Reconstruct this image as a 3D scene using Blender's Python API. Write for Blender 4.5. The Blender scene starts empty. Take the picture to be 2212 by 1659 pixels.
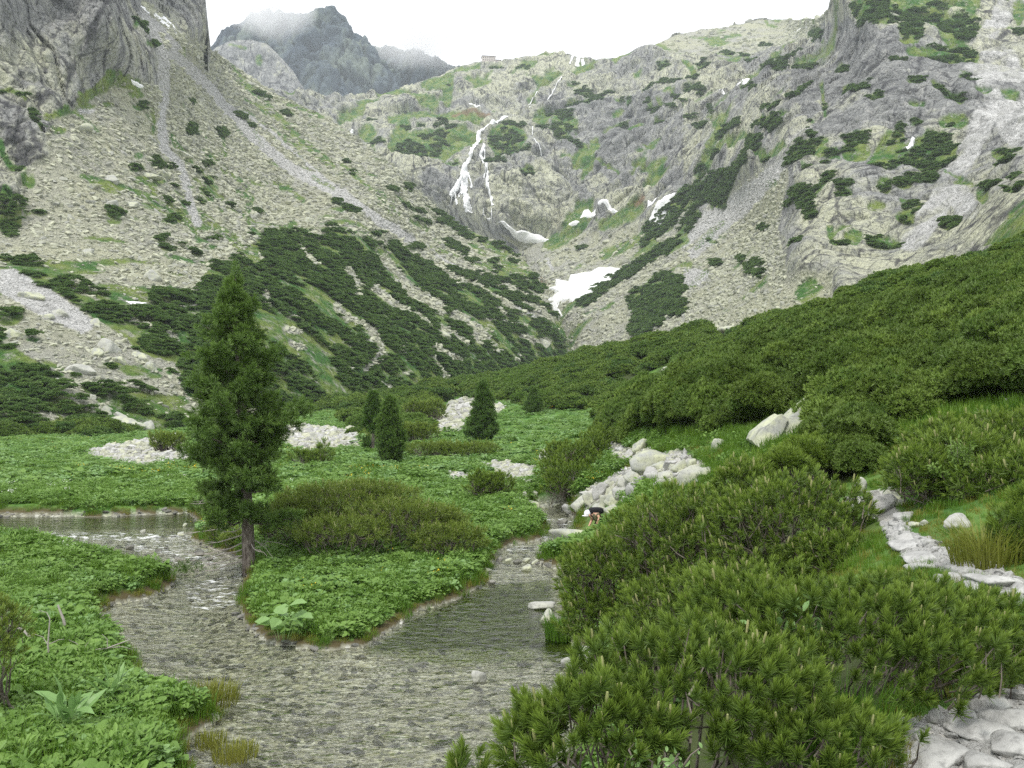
import bpy, bmesh, math, random
import numpy as np
from mathutils import Vector
random.seed(4); RNG = np.random.default_rng(11)
S = bpy.context.scene; COL = S.collection
# ---------------------------------------------------------------- camera, sky, sun, exposure
F = 887.0; HOR = 400.0; TH = math.atan((HOR-384)/F); CAMZ = 5.0
cam = bpy.data.objects.new('camera', bpy.data.cameras.new('camera')); COL.objects.link(cam)
cam.data.sensor_width = 36; cam.data.lens = 36*F/1024; cam.data.clip_start = .1; cam.data.clip_end = 60000
cam.location = (0, 0, CAMZ); cam.rotation_euler = (math.pi/2+TH, 0, 0); S.camera = cam
S.view_settings.view_transform = 'Standard'; S.view_settings.look = 'None'
S.view_settings.exposure = 0.82; S.view_settings.gamma = 1
S.cycles.use_denoising = False
S.cycles.sample_clamp_direct = 6; S.cycles.sample_clamp_indirect = 3; S.cycles.max_bounces = 6; S.cycles.diffuse_bounces = 3; S.cycles.glossy_bounces = 2
S.cycles.transparent_max_bounces = 12; S.cycles.volume_bounces = 2
SUN_EL, SUN_AZ = 58, 200      # azimuth clockwise from +Y
W = bpy.data.worlds.new('World'); S.world = W; W.use_nodes = True
nt = W.node_tree; nt.nodes.clear()
out = nt.nodes.new('ShaderNodeOutputWorld'); sky = nt.nodes.new('ShaderNodeTexSky')
sky.sky_type = 'NISHITA'; sky.sun_disc = False
sky.sun_elevation = math.radians(SUN_EL); sky.sun_rotation = math.radians(SUN_AZ)
b1 = nt.nodes.new('ShaderNodeBackground'); b1.inputs[1].default_value = 0.10
nt.links.new(sky.outputs[0], b1.inputs[0])
b2 = nt.nodes.new('ShaderNodeBackground')          # the overcast deck, slightly uneven
tc = nt.nodes.new('ShaderNodeTexCoord'); nz = nt.nodes.new('ShaderNodeTexNoise'); nz.inputs['Scale'].default_value = 1.7
nz.inputs['Detail'].default_value = 5
rp = nt.nodes.new('ShaderNodeValToRGB'); rp.color_ramp.elements[0].position = .3; rp.color_ramp.elements[1].position = .65
rp.color_ramp.elements[0].color = (.76, .79, .81, 1); rp.color_ramp.elements[1].color = (1, 1, 1, 1)
nt.links.new(tc.outputs['Generated'], nz.inputs['Vector']); nt.links.new(nz.outputs[0], rp.inputs[0]); nt.links.new(rp.outputs[0], b2.inputs[0])
b2.inputs[1].default_value = .88
mx = nt.nodes.new('ShaderNodeMixShader'); mx.inputs[0].default_value = .9
nt.links.new(b1.outputs[0], mx.inputs[1]); nt.links.new(b2.outputs[0], mx.inputs[2]); nt.links.new(mx.outputs[0], out.inputs[0])
sl = bpy.data.lights.new('sun', 'SUN'); sl.energy = 1.5; sl.angle = math.radians(10); sl.color = (1, .96, .9)
so = bpy.data.objects.new('sun', sl); COL.objects.link(so)
az, el = math.radians(SUN_AZ), math.radians(SUN_EL)
so.rotation_euler = Vector((math.sin(az)*math.cos(el), math.cos(az)*math.cos(el), math.sin(el))).to_track_quat('Z', 'Y').to_euler()

# ---------------------------------------------------------------- numeric helpers
def world(px, py, D):
    px, py, D = np.broadcast_arrays(np.asarray(px, float), np.asarray(py, float), np.asarray(D, float))
    v = (384-py)/F; dy = math.cos(TH)-v*math.sin(TH); dz = math.sin(TH)+v*math.cos(TH)
    return np.stack([(px-512)/F/dy*D, D, CAMZ+dz/dy*D], -1)
def pix(P):
    y = P[..., 1]; z = P[..., 2]-CAMZ
    dep = y*math.cos(TH)+z*math.sin(TH); up = -y*math.sin(TH)+z*math.cos(TH)
    return 512+F*P[..., 0]/dep, 384-F*up/dep
def _h(x, y, z, s):
    with np.errstate(over='ignore'):
        n = (x.astype(np.int64)*374761393+y.astype(np.int64)*668265263+z.astype(np.int64)*2147483647+s*974634777) & 0xffffffff
        n = ((n ^ (n >> 13))*1274126177) & 0xffffffff
        n = ((n ^ (n >> 16))*2246822519) & 0xffffffff
        return ((n ^ (n >> 15)) & 0xffffff)/16777215.0
def vn(P, s=0):
    x, y, z = P[..., 0], P[..., 1], P[..., 2]
    ix, iy, iz = np.floor(x), np.floor(y), np.floor(z); fx, fy, fz = x-ix, y-iy, z-iz
    fx = fx*fx*(3-2*fx); fy = fy*fy*(3-2*fy); fz = fz*fz*(3-2*fz); r = 0
    for a in (0, 1):
        for b in (0, 1):
            for c in (0, 1):
                r = r+(fx if a else 1-fx)*(fy if b else 1-fy)*(fz if c else 1-fz)*_h(ix+a, iy+b, iz+c, s)
    return r*2-1
def fbm(P, sc, oct=4, s=0, gain=.5):
    r = 0; a = 1; t = 0
    for o in range(oct):
        r = r+a*vn(P/sc*(2.03**o)+o*17.3, s+o); t += a; a *= gain
    return r/t
def ridged(P, sc, oct=4, s=0, gain=.55):
    r = 0; a = 1; t = 0
    for o in range(oct):
        r = r+a*(1-np.abs(vn(P/sc*(2.03**o)+o*7.7, s+o))*2); t += a; a *= gain
    return r/t
def cells(P, sc, s=0):
    """worley F1, F2-F1 and cell id value on 3-d points"""
    Q = P/sc; ix = np.floor(Q); best = np.full(Q.shape[:-1], 9.); sec = best.copy(); idv = np.zeros_like(best)
    for a in (-1, 0, 1):
        for b in (-1, 0, 1):
            for c in (-1, 0, 1):
                cx, cy, cz = ix[..., 0]+a, ix[..., 1]+b, ix[..., 2]+c
                d = (cx+_h(cx, cy, cz, s)-Q[..., 0])**2+(cy+_h(cx, cy, cz, s+1)-Q[..., 1])**2+(cz+_h(cx, cy, cz, s+2)-Q[..., 2])**2
                n = d < best; sec = np.where(n, best, np.minimum(sec, d)); idv = np.where(n, _h(cx, cy, cz, s+3), idv); best = np.where(n, d, best)
    return np.sqrt(best), np.sqrt(sec)-np.sqrt(best), idv
def rbf(pts, vals, c=.3):
    pts = np.asarray(pts, float); vals = np.asarray(vals, float); n = len(pts)
    k = lambda r2: np.sqrt(r2+c*c)
    A = k(((pts[:, None]-pts[None])**2).sum(-1)); M = np.zeros((n+3, n+3)); M[:n, :n] = A+np.eye(n)*-1e-3
    M[:n, n] = 1; M[:n, n+1:] = pts; M[n, :n] = 1; M[n+1:, :n] = pts.T
    w = np.linalg.solve(M, np.r_[vals, 0, 0, 0])
    def f(q):
        sh = q.shape[:-1]; q = q.reshape(-1, 2); o = np.empty(len(q))
        for i in range(0, len(q), 40000):
            qq = q[i:i+40000]; o[i:i+40000] = k(((qq[:, None]-pts[None])**2).sum(-1))@w[:n]+w[n]+qq@w[n+1:]
        return o.reshape(sh)
    return f
def inpoly(x, y, poly):
    p = np.asarray(poly, float); ins = np.zeros(x.shape, bool); j = len(p)-1
    bb = (x >= p[:, 0].min()) & (x <= p[:, 0].max()) & (y >= p[:, 1].min()) & (y <= p[:, 1].max())
    xs, ys = x[bb], y[bb]; r = np.zeros(xs.shape, bool)
    for i in range(len(p)):
        if p[i, 1] != p[j, 1]:
            r ^= ((p[i, 1] > ys) != (p[j, 1] > ys)) & (xs < (p[j, 0]-p[i, 0])*(ys-p[i, 1])/(p[j, 1]-p[i, 1])+p[i, 0])
        j = i
    ins[bb] = r
    return ins
def segdist(x, y, pts, closed=False):
    p = np.asarray(pts, float); d = np.full(x.shape, 1e9); n = len(p)
    for i in range(n if closed else n-1):
        a, b = p[i], p[(i+1) % n]; ab = b-a; L = (ab**2).sum()+1e-9
        t = np.clip(((x-a[0])*ab[0]+(y-a[1])*ab[1])/L, 0, 1)
        d = np.minimum(d, np.hypot(x-a[0]-t*ab[0], y-a[1]-t*ab[1]))
    return d
def prof(x, pts):
    p = np.asarray(pts, float); return np.interp(x, p[:, 0], p[:, 1])
V = 0.46293            # view (2212 wide) -> render px
K = 0.15431            # zoomed crop -> render px
OFF = {1: (0, 0), 2: (341.33, 0), 3: (682.67, 0), 4: (0, 256), 5: (341.33, 256), 6: (682.67, 256)}
def zone(x, y, items, wob=None):
    """items: (crop, kind, data[, width]); e = ellipses, s = strokes, p = polygons, m = minus"""
    m = np.zeros(x.shape, bool)
    if wob is not None: x = x+wob[0]; y = y+wob[1]
    for it in items:
        c, kind, data = it[:3]
        ox, oy = OFF[c] if c else (0, 0); k = K if c else V
        if kind in 'eE':
            for (cx, cy, rx, ry) in data:
                q = ((x-ox-cx*k)/(rx*k))**2+((y-oy-cy*k)/(ry*k))**2 < 1
                m = m & ~q if kind == 'E' else m | q
        else:
            pts = [(ox+a*k, oy+b*k) for a, b in data]
            q = inpoly(x, y, pts) if kind in 'pP' else None
            if kind in 'sS':
                pa = np.array(pts); w = it[3]*k*.5
                bb = (x > pa[:, 0].min()-w) & (x < pa[:, 0].max()+w) & (y > pa[:, 1].min()-w) & (y < pa[:, 1].max()+w)
                q = np.zeros(x.shape, bool); q[bb] = segdist(x[bb], y[bb], pts) < w
            m = m & ~q if kind in 'PS' else m | q
    return m

def blur(a, n):
    a = a.astype(float)
    for _ in range(n): a[1:-1, 1:-1] = (a[1:-1, 1:-1]*2+a[:-2, 1:-1]+a[2:, 1:-1]+a[1:-1, :-2]+a[1:-1, 2:])/6
    return a
# ---------------------------------------------------------------- mesh helpers
def mesh(name, v, f, mat=None, attrs=None, smooth=False):
    """f: array (n,3) or (n,4)"""
    v = np.asarray(v, np.float32).reshape(-1, 3); f = np.asarray(f, np.int32); me = bpy.data.meshes.new(name); k = f.shape[1]
    me.vertices.add(len(v)); me.vertices.foreach_set('co', v.ravel())
    me.loops.add(f.size); me.loops.foreach_set('vertex_index', f.ravel())
    me.polygons.add(len(f)); me.polygons.foreach_set('loop_start', np.arange(0, f.size, k, dtype=np.int32))
    me.polygons.foreach_set('loop_total', np.full(len(f), k, np.int32))
    me.polygons.foreach_set('use_smooth', np.full(len(f), smooth, bool))
    for n, a in (attrs or {}).items():
        at = me.attributes.new(n, 'FLOAT', 'POINT'); at.data.foreach_set('value', np.asarray(a, np.float32).ravel())
    if mat:
        for m in (mat if isinstance(mat, (list, tuple)) else [mat]): me.materials.append(m)
    me.update(calc_edges=True); me.validate()
    return me
def tag(o, label=None, cat=None, group=None, kind=None):
    for k, v in (('label', label), ('category', cat), ('group', group), ('kind', kind)):
        if v: o[k] = v
    return o
def obj(name, me, parent=None, **kw):
    o = bpy.data.objects.new(name, me); COL.objects.link(o)
    if parent: o.parent = parent
    return tag(o, **kw)
def thing(name, loc, label, cat, group=None, rz=0):
    o = bpy.data.objects.new(name, None); COL.objects.link(o); o.location = loc; o.rotation_euler = (0, 0, rz); o.empty_display_size = .3
    return tag(o, label, cat, group)
def gridfaces(nr, nc, keep=None):
    i = np.arange(nr*nc).reshape(nr, nc)
    f = np.stack([i[:-1, :-1], i[:-1, 1:], i[1:, 1:], i[1:, :-1]], -1)
    if keep is not None:
        kk = keep[:-1, :-1] & keep[:-1, 1:] & keep[1:, 1:] & keep[1:, :-1]; return f[kk]
    return f.reshape(-1, 4)
def rotm(axis_z, spin=None):
    """matrices whose local z is axis_z (N,3), spun at random"""
    z = axis_z/np.linalg.norm(axis_z, axis=1, keepdims=True); n = len(z)
    a = RNG.normal(size=(n, 3)) if spin is None else spin
    x = np.cross(a, z); x /= np.linalg.norm(x, axis=1, keepdims=True)+1e-9; y = np.cross(z, x)
    return np.stack([x, y, z], -1)
def stamp(pv, pf, R, loc, scl):
    """copies of a prototype joined in one array; scl (N,) or (N,3)"""
    scl = np.asarray(scl, float); scl = scl[:, None] if scl.ndim == 1 else scl
    scl = np.broadcast_to(scl, (len(loc), 3))
    v = np.einsum('nij,nvj->nvi', R, pv[None]*scl[:, None, :])+loc[:, None, :]
    f = pf[None]+(np.arange(len(loc))*len(pv))[:, None, None]
    return v.reshape(-1, 3), f.reshape(-1, pf.shape[1])
def merge(parts):
    vs, fs, o = [], [], 0
    for v, f in parts:
        f = np.asarray(f)
        if f.shape[1] == 3: f = np.c_[f, f[:, 2]] if False else f
        vs.append(v); fs.append(f+o); o += len(v)
    return np.concatenate(vs), np.concatenate(fs)
def quad2tri(f): return np.concatenate([f[:, [0, 1, 2]], f[:, [0, 2, 3]]])
def tube(pts, rads, n=6, cap=True):
    """tapering tube as triangles"""
    pts = np.asarray(pts, float); m = len(pts); t = np.gradient(pts, axis=0); t /= np.linalg.norm(t, axis=1, keepdims=True)+1e-9
    a = np.tile([0.13, .21, .97], (m, 1)); a[np.abs((a*t).sum(1)) > .9] = [1, 0, 0]
    x = np.cross(t, a); x /= np.linalg.norm(x, axis=1, keepdims=True); y = np.cross(t, x); an = np.arange(n)*2*math.pi/n
    v = pts[:, None]+(x[:, None]*np.cos(an)[None, :, None]+y[:, None]*np.sin(an)[None, :, None])*np.asarray(rads)[:, None, None]
    i = np.arange(m*n).reshape(m, n); j = np.roll(i, -1, 1)
    f = np.stack([i[:-1], j[:-1], j[1:], i[1:]], -1).reshape(-1, 4)
    v = np.concatenate([v.reshape(-1, 3), pts[-1:]]); f = quad2tri(f)
    e = i[-1]; f = np.concatenate([f, np.stack([e, np.roll(e, -1), np.full(n, m*n)], -1)])
    return v, f
def scatter(name, P, scl, protos, normal=None, kind='stuff', tilt=.25, label=None, cat=None, yaw=True, seed=0, rot=None):
    """one stuff object: points that carry copies of small prototype meshes"""
    rg = np.random.default_rng(seed+5); n = len(P); me = bpy.data.meshes.new(name)
    me.vertices.add(n); me.vertices.foreach_set('co', np.asarray(P, np.float32).ravel())
    if rot is None:
        rot = np.stack([rg.normal(0, tilt, n), rg.normal(0, tilt, n), rg.uniform(0, 6.28, n)], -1)
    a = me.attributes.new('rot', 'FLOAT_VECTOR', 'POINT'); a.data.foreach_set('vector', rot.astype(np.float32).ravel())
    scl = np.asarray(scl, float); scl = np.repeat(scl[:, None], 3, 1) if scl.ndim == 1 else scl
    a = me.attributes.new('scl', 'FLOAT_VECTOR', 'POINT'); a.data.foreach_set('vector', scl.astype(np.float32).ravel())
    a = me.attributes.new('pick', 'INT', 'POINT'); a.data.foreach_set('value', rg.integers(0, len(protos), n).astype(np.int32))
    o = obj(name, me, kind=kind); tag(o, label, cat)
    g = bpy.data.node_groups.new(name, 'GeometryNodeTree')
    g.interface.new_socket('Geometry', in_out='INPUT', socket_type='NodeSocketGeometry')
    g.interface.new_socket('Geometry', in_out='OUTPUT', socket_type='NodeSocketGeometry')
    N = g.nodes.new; L = g.links.new; gi = N('NodeGroupInput'); go = N('NodeGroupOutput'); ip = N('GeometryNodeInstanceOnPoints')
    jn = N('GeometryNodeJoinGeometry')
    for p in protos:
        oi = N('GeometryNodeObjectInfo'); oi.inputs['Object'].default_value = p; gt = N('GeometryNodeGeometryToInstance')
        L(oi.outputs['Geometry'], gt.inputs[0]); L(gt.outputs[0], jn.inputs[0])
    L(gi.outputs[0], ip.inputs['Points']); L(jn.outputs[0], ip.inputs['Instance']); ip.inputs['Pick Instance'].default_value = True
    for nm, ty, so_ in (('rot', 'FLOAT_VECTOR', 'Rotation'), ('scl', 'FLOAT_VECTOR', 'Scale'), ('pick', 'INT', 'Instance Index')):
        na = N('GeometryNodeInputNamedAttribute'); na.data_type = ty; na.inputs[0].default_value = nm
        L(na.outputs[0], ip.inputs[so_])
    L(ip.outputs[0], go.inputs[0])
    md = o.modifiers.new('scatter', 'NODES'); md.node_group = g
    return o
def proto(name, v, f, mat, smooth=False, attrs=None):
    return bpy.data.objects.new(name, mesh(name, v, f, mat, attrs, smooth))     # never linked to the scene

# ---------------------------------------------------------------- materials
def mat(name, build):
    m = bpy.data.materials.new(name); m.use_nodes = True; t = m.node_tree; t.nodes.clear(); o = t.nodes.new('ShaderNodeOutputMaterial')
    class B: pass
    b = B(); b.t = t
    def n(ty, ins=None, **kw):
        q = t.nodes.new(ty)
        for k, v in kw.items(): setattr(q, k, v)
        for k, v in (ins or {}).items():
            if isinstance(v, bpy.types.NodeSocket): t.links.new(v, q.inputs[k])
            else: q.inputs[k].default_value = v
        return q
    b.n = n
    def c3(c): return c if isinstance(c, bpy.types.NodeSocket) else (*c, 1) if len(c) == 3 else c
    def mixc(fac, a, c, bt='MIX'):
        q = n('ShaderNodeMix', data_type='RGBA', blend_type=bt); 
        for i, v in ((0, fac), (6, c3(a)), (7, c3(c))):
            if isinstance(v, bpy.types.NodeSocket): t.links.new(v, q.inputs[i])
            else: q.inputs[i].default_value = v
        return q.outputs[2]
    b.mix = mixc
    def ramp(x, stops, interp='LINEAR'):
        q = n('ShaderNodeValToRGB', {0: x}); r = q.color_ramp; r.interpolation = interp
        while len(r.elements) < len(stops): r.elements.new(.5)
        for e, (p, c) in zip(r.elements, stops): e.position = p; e.color = (c, c, c, 1) if isinstance(c, (int, float)) else (*c, 1)
        return q.outputs[0]
    b.ramp = ramp
    def math_(op, a, c=0.0, clamp=False):
        q = n('ShaderNodeMath', {0: a, 1: c}, operation=op); q.use_clamp = clamp; return q.outputs[0]
    b.m = math_
    b.obj = n('ShaderNodeTexCoord').outputs['Object']
    def pos(s=(1, 1, 1), r=(0, 0, 0)): return n('ShaderNodeMapping', {0: b.obj, 2: r, 3: s}).outputs[0]
    b.pos = pos
    def noise(sc, det=4, vec=None, rough=.55, dist=0.): return n('ShaderNodeTexNoise', {'Vector': vec or b.obj, 'Scale': sc, 'Detail': det, 'Roughness': rough, 'Distortion': dist}).outputs[0]
    b.noise = noise
    b.attr = lambda nm: n('ShaderNodeAttribute', attribute_name=nm).outputs['Fac']
    b.rnd = lambda: n('ShaderNodeObjectInfo').outputs['Random']
    def bump(h, st=.5, d=.1, nrm=None):
        i = {'Height': h, 'Strength': st, 'Distance': d}
        if nrm: i['Normal'] = nrm
        return n('ShaderNodeBump', i).outputs[0]
    b.bump = bump
    def pr(col, rough=.8, nrm=None, spec=.3, **kw):
        i = {'Base Color': c3(col), 'Roughness': rough, 'Specular IOR Level': spec}
        if nrm: i['Normal'] = nrm
        i.update(kw); return n('ShaderNodeBsdfPrincipled', i).outputs[0]
    b.pr = pr
    t.links.new(build(b), o.inputs[0])
    return m
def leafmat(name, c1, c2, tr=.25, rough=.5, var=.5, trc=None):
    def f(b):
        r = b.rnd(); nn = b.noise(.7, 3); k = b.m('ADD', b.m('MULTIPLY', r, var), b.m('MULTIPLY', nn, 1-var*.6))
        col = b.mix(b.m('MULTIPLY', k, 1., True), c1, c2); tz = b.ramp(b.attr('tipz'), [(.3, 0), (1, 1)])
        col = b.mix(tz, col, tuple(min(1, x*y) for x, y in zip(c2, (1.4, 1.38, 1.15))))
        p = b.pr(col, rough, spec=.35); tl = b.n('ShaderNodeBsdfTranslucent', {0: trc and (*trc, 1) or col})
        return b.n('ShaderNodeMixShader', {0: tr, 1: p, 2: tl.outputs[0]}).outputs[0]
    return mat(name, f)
M = {}
def m_rock(b):
    # bedrock and scree: lichen over grey granite, with the grass, pale-chute and scree zones of the terrain
    big = b.noise(.013, 5, rough=.6); mid = b.noise(.07, 7, b.pos((1, 1, .5), (.2, .75, .3)), rough=.7); fine = b.noise(.9, 5, rough=.75)
    st = b.noise(.22, 6, b.pos((1, 1, .35), (.1, .8, .1)), rough=.7)
    k = b.m('ADD', b.m('MULTIPLY', big, .35), b.m('ADD', b.m('MULTIPLY', mid, .65), b.m('MULTIPLY', b.attr('lichen'), .4)))
    base = b.ramp(k, [(.36, (.22, .225, .22)), (.44, (.34, .345, .33)), (.51, (.42, .43, .34)), (.59, (.54, .55, .40))])
    ck = b.noise(.6, 6, b.pos((1, 1, .42), (.15, .8, .1)), rough=.75)
    base = b.mix(b.ramp(ck, [(.36, .75), (.45, 0)]), base, (.13, .135, .135))
    base = b.mix(b.ramp(ck, [(.56, 0), (.68, .6)]), base, (.55, .55, .50))
    base = b.mix(b.ramp(st, [(.36, .8), (.48, 0)]), base, (.17, .175, .17))
    base = b.mix(b.ramp(st, [(.56, 0), (.7, .7)]), base, (.52, .51, .47))
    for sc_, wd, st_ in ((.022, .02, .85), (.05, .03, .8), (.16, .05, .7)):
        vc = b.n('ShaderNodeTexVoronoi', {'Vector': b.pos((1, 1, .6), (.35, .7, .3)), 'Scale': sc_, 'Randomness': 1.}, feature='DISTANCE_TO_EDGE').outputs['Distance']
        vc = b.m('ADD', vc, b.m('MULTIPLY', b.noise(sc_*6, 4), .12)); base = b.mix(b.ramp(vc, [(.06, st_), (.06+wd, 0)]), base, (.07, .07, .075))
    scree = b.mix(b.ramp(fine, [(.35, 0), (.65, 1)]), (.31, .315, .23), (.52, .525, .37))
    scree = b.mix(b.ramp(b.noise(.03, 4), [(.4, 0), (.6, .8)]), scree, (.36, .36, .33))
    col = b.mix(b.attr('scree'), base, scree)
    pf = b.m('MULTIPLY', b.attr('pale'), b.m('MAXIMUM', b.attr('scree'), b.ramp(b.noise(.045, 5), [(.42, .1), (.56, 1)])))
    col = b.mix(pf, col, b.mix(b.ramp(b.noise(.35, 6, b.pos((1, 1, .6)), .75), [(.38, 0), (.6, 1)]), (.36, .36, .345), (.66, .66, .64)))
    g = b.mix(b.ramp(b.noise(.12, 5), [(.4, 0), (.6, 1)]), (.055, .15, .028), (.19, .25, .06))
    gf = b.m('MULTIPLY', b.attr('grass'), b.ramp(b.noise(.45, 5, rough=.7), [(.34, .15), (.47, 1)]))
    col = b.mix(gf, col, g)
    col = b.mix(b.attr('soil'), col, (.22, .15, .09))
    nr = b.bump(b.noise(.3, 8, b.pos((1, 1, .6)), rough=.7), 1., 2.2)
    nr = b.bump(b.n('ShaderNodeTexVoronoi', {'Vector': b.obj, 'Scale': .9}).outputs[0], .8, .9, nr)
    return b.pr(col, .9, nr, .2)
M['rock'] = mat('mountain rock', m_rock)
def m_peak(b):
    k = b.noise(.008, 8, b.pos((1, 1, .6)), rough=.65)
    col = b.ramp(k, [(.38, (.05, .068, .09)), (.5, (.085, .11, .125)), (.6, (.15, .18, .15))])
    return b.pr(col, .95, b.bump(b.noise(.02, 8, rough=.7), 1., 14.), .1)
M['peak'] = mat('far peak rock', m_peak)
def m_stone(c1, c2, c3_, bs=3.):
    def f(b):
        col = b.mix(b.ramp(b.noise(bs, 5, rough=.65), [(.4, 0), (.6, 1)]), c1, c2)
        col = b.mix(b.ramp(b.rnd(), [(.5, 0), (1, .9)]), col, c3_)
        col = b.mix(b.ramp(b.noise(bs*9, 3), [(.3, .5), (.45, 0)]), col, tuple(x*.45 for x in c1))
        return b.pr(col, .9, b.bump(b.noise(bs*6, 5, rough=.7), .5, .05), .2)
    return f
M['scree'] = mat('lichen scree stone', m_stone((.34, .35, .27), (.52, .53, .40), (.30, .305, .28), .5))
M['scree_grey'] = mat('bare grey scree stone', m_stone((.40, .40, .38), (.60, .60, .58), (.33, .33, .32), .5))
M['boulder'] = mat('lichen boulder', m_stone((.36, .37, .34), (.50, .52, .36), (.42, .42, .40), 1.4))
M['whitestone'] = mat('bare pale granite', m_stone((.31, .31, .30), (.50, .50, .48), (.40, .40, .38), 2.2))
M['darkstone'] = mat('wet dark stone', m_stone((.10, .10, .095), (.2, .2, .17), (.3, .29, .26), 4))
M['snow'] = mat('old snow', lambda b: b.pr(b.mix(b.noise(.15, 5), (.86, .87, .88), (.95, .95, .95)), .6, b.bump(b.noise(.3, 4), .3, .5)))
M['foam'] = mat('falling water', lambda b: b.pr(b.mix(b.ramp(b.noise(.5, 5, b.pos((1, 1, .25)), .7), [(.35, 0), (.5, 1)]), (.42, .44, .43), (.93, .94, .95)), .5, b.bump(b.noise(.6, 5, b.pos((1, 1, .3))), .7, 1.)))
def m_ground(b):
    fine = b.noise(6, 5, rough=.7); mid = b.noise(.8, 5)
    col = b.mix(mid, (.03, .05, .015), (.075, .09, .03))                        # dark litter and soil
    gr = b.mix(b.ramp(b.noise(1.3, 5), [(.35, 0), (.65, 1)]), (.06, .15, .03), (.14, .25, .05))
    col = b.mix(b.attr('grass'), col, gr)
    pl = b.mix(fine, (.30, .29, .26), (.58, .57, .54))
    col = b.mix(b.attr('pale'), col, pl)
    col = b.mix(b.attr('soil'), col, b.mix(fine, (.06, .04, .025), (.16, .10, .06)))
    bed = b.n('ShaderNodeTexVoronoi', {'Vector': b.obj, 'Scale': 12., 'Randomness': 1.}); bed2 = b.n('ShaderNodeTexVoronoi', {'Vector': b.obj, 'Scale': 30.})
    bc = b.ramp(b.n('ShaderNodeSeparateColor', {0: bed.outputs['Color']}).outputs[0], [(0, (.18, .18, .16)), (.4, (.36, .355, .30)), (.75, (.56, .55, .42)), (1, (.8, .8, .74))])
    bc2 = b.ramp(b.n('ShaderNodeSeparateColor', {0: bed2.outputs['Color']}).outputs[0], [(0, (.16, .155, .13)), (.55, (.42, .41, .34)), (1, (.76, .75, .7))])
    col = b.mix(b.attr('bed'), col, b.mix(b.ramp(b.noise(1.2, 3), [(.4, 0), (.6, 1)]), bc, bc2))
    nr = b.bump(fine, .6, .06)
    nr = b.bump(bed.outputs['Distance'], b.m('MULTIPLY', b.attr('bed'), .7), .06, nr)
    return b.pr(col, .92, nr, .2)
M['ground'] = mat('valley ground', m_ground)
# ================================================================ NEAR TERRAIN (real heights, fan grid out to 300 m)
ctl = {1.2: [(-150, 2.9), (200, 3.2), (512, 3.4), (850, 3.45), (1160, 3.5)], 2: [(-150, 2.6), (0, 3.0), (512, 3.4), (1024, 3.5)],
 4: [(-150, 1.2), (0, 1.5), (300, 1.6), (512, 2.3), (620, 2.9), (720, 3.2), (800, 3.36), (1024, 3.45), (1160, 3.7)],
 6: [(-150, .8), (0, .9), (300, .7), (512, 1.2), (620, 1.9), (750, 2.8), (900, 3.36), (1024, 3.42), (1160, 3.9)],
 9: [(-150, .45), (0, .45), (300, .3), (512, .3), (620, .7), (750, 2.0), (850, 3.0), (920, 3.33), (1024, 3.7), (1160, 4.3)],
 13: [(-150, .4), (0, .4), (512, .3), (620, .35), (700, 1.0), (780, 2.2), (870, 3.35), (950, 3.8), (1060, 4.4), (1160, 5.1)],
 18: [(-150, .4), (0, .4), (512, .3), (600, .35), (660, .9), (740, 2.4), (850, 3.8), (950, 4.4), (1060, 5.0), (1160, 6)],
 25: [(-150, .45), (0, .45), (540, .4), (600, .9), (650, 2.0), (760, 3.8), (850, 4.4), (950, 5.2), (1060, 6.6), (1160, 8.5)],
 32: [(-150, .45), (0, .45), (540, .3), (575, .15), (605, .3), (640, 2.0), (720, 4.2), (850, 5.8), (1060, 8.2), (1160, 10)],
 45: [(-150, .5), (0, .5), (300, .5), (500, .6), (560, 1.2), (618, 2.9), (680, 4.8), (850, 7.6), (1060, 11), (1160, 12.5)],
 60: [(-150, .5), (0, .5), (300, .6), (500, .8), (580, 1.9), (650, 4.6), (750, 7.3), (900, 10.8), (1060, 14.2), (1160, 16)],
 85: [(-150, .4), (0, .4), (200, .5), (371, .8), (483, 1.1), (560, 2.0), (640, 4.9), (750, 9.6), (900, 15.6), (1060, 19.6), (1160, 22)],
 110: [(-150, .3), (0, .3), (180, .5), (400, 1.6), (500, 2.6), (600, 4.2), (700, 9.2), (820, 17.2), (950, 19.0), (1060, 20)],
 150: [(-150, .3), (0, .3), (200, .6), (300, 2.), (430, 4.2), (520, 6.), (600, 11), (680, 15.6), (800, 16.5), (1060, 17)],
 200: [(-150, -2), (0, -2), (200, -1), (300, 2), (430, 7), (520, 10.6), (600, 15), (700, 13), (1060, 12)],
 300: [(-150, -8), (0, -8), (300, -4), (430, 1), (600, 5), (1060, 2)]}
cp, cv = [], []
for D, r in ctl.items():
    for x, z in r: cp.append((x/150, 3*math.log(D))); cv.append(z)
zf = rbf(cp, cv, .25)
npx = np.arange(-160, 1190, 2.0); nD = np.exp(np.linspace(math.log(1.3), math.log(300), 520))
GX, GD = np.meshgrid(npx, nD)
Z0 = zf(np.stack([GX/150, 3*np.log(GD)], -1))
X0 = (GX-512)/F*GD
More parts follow.
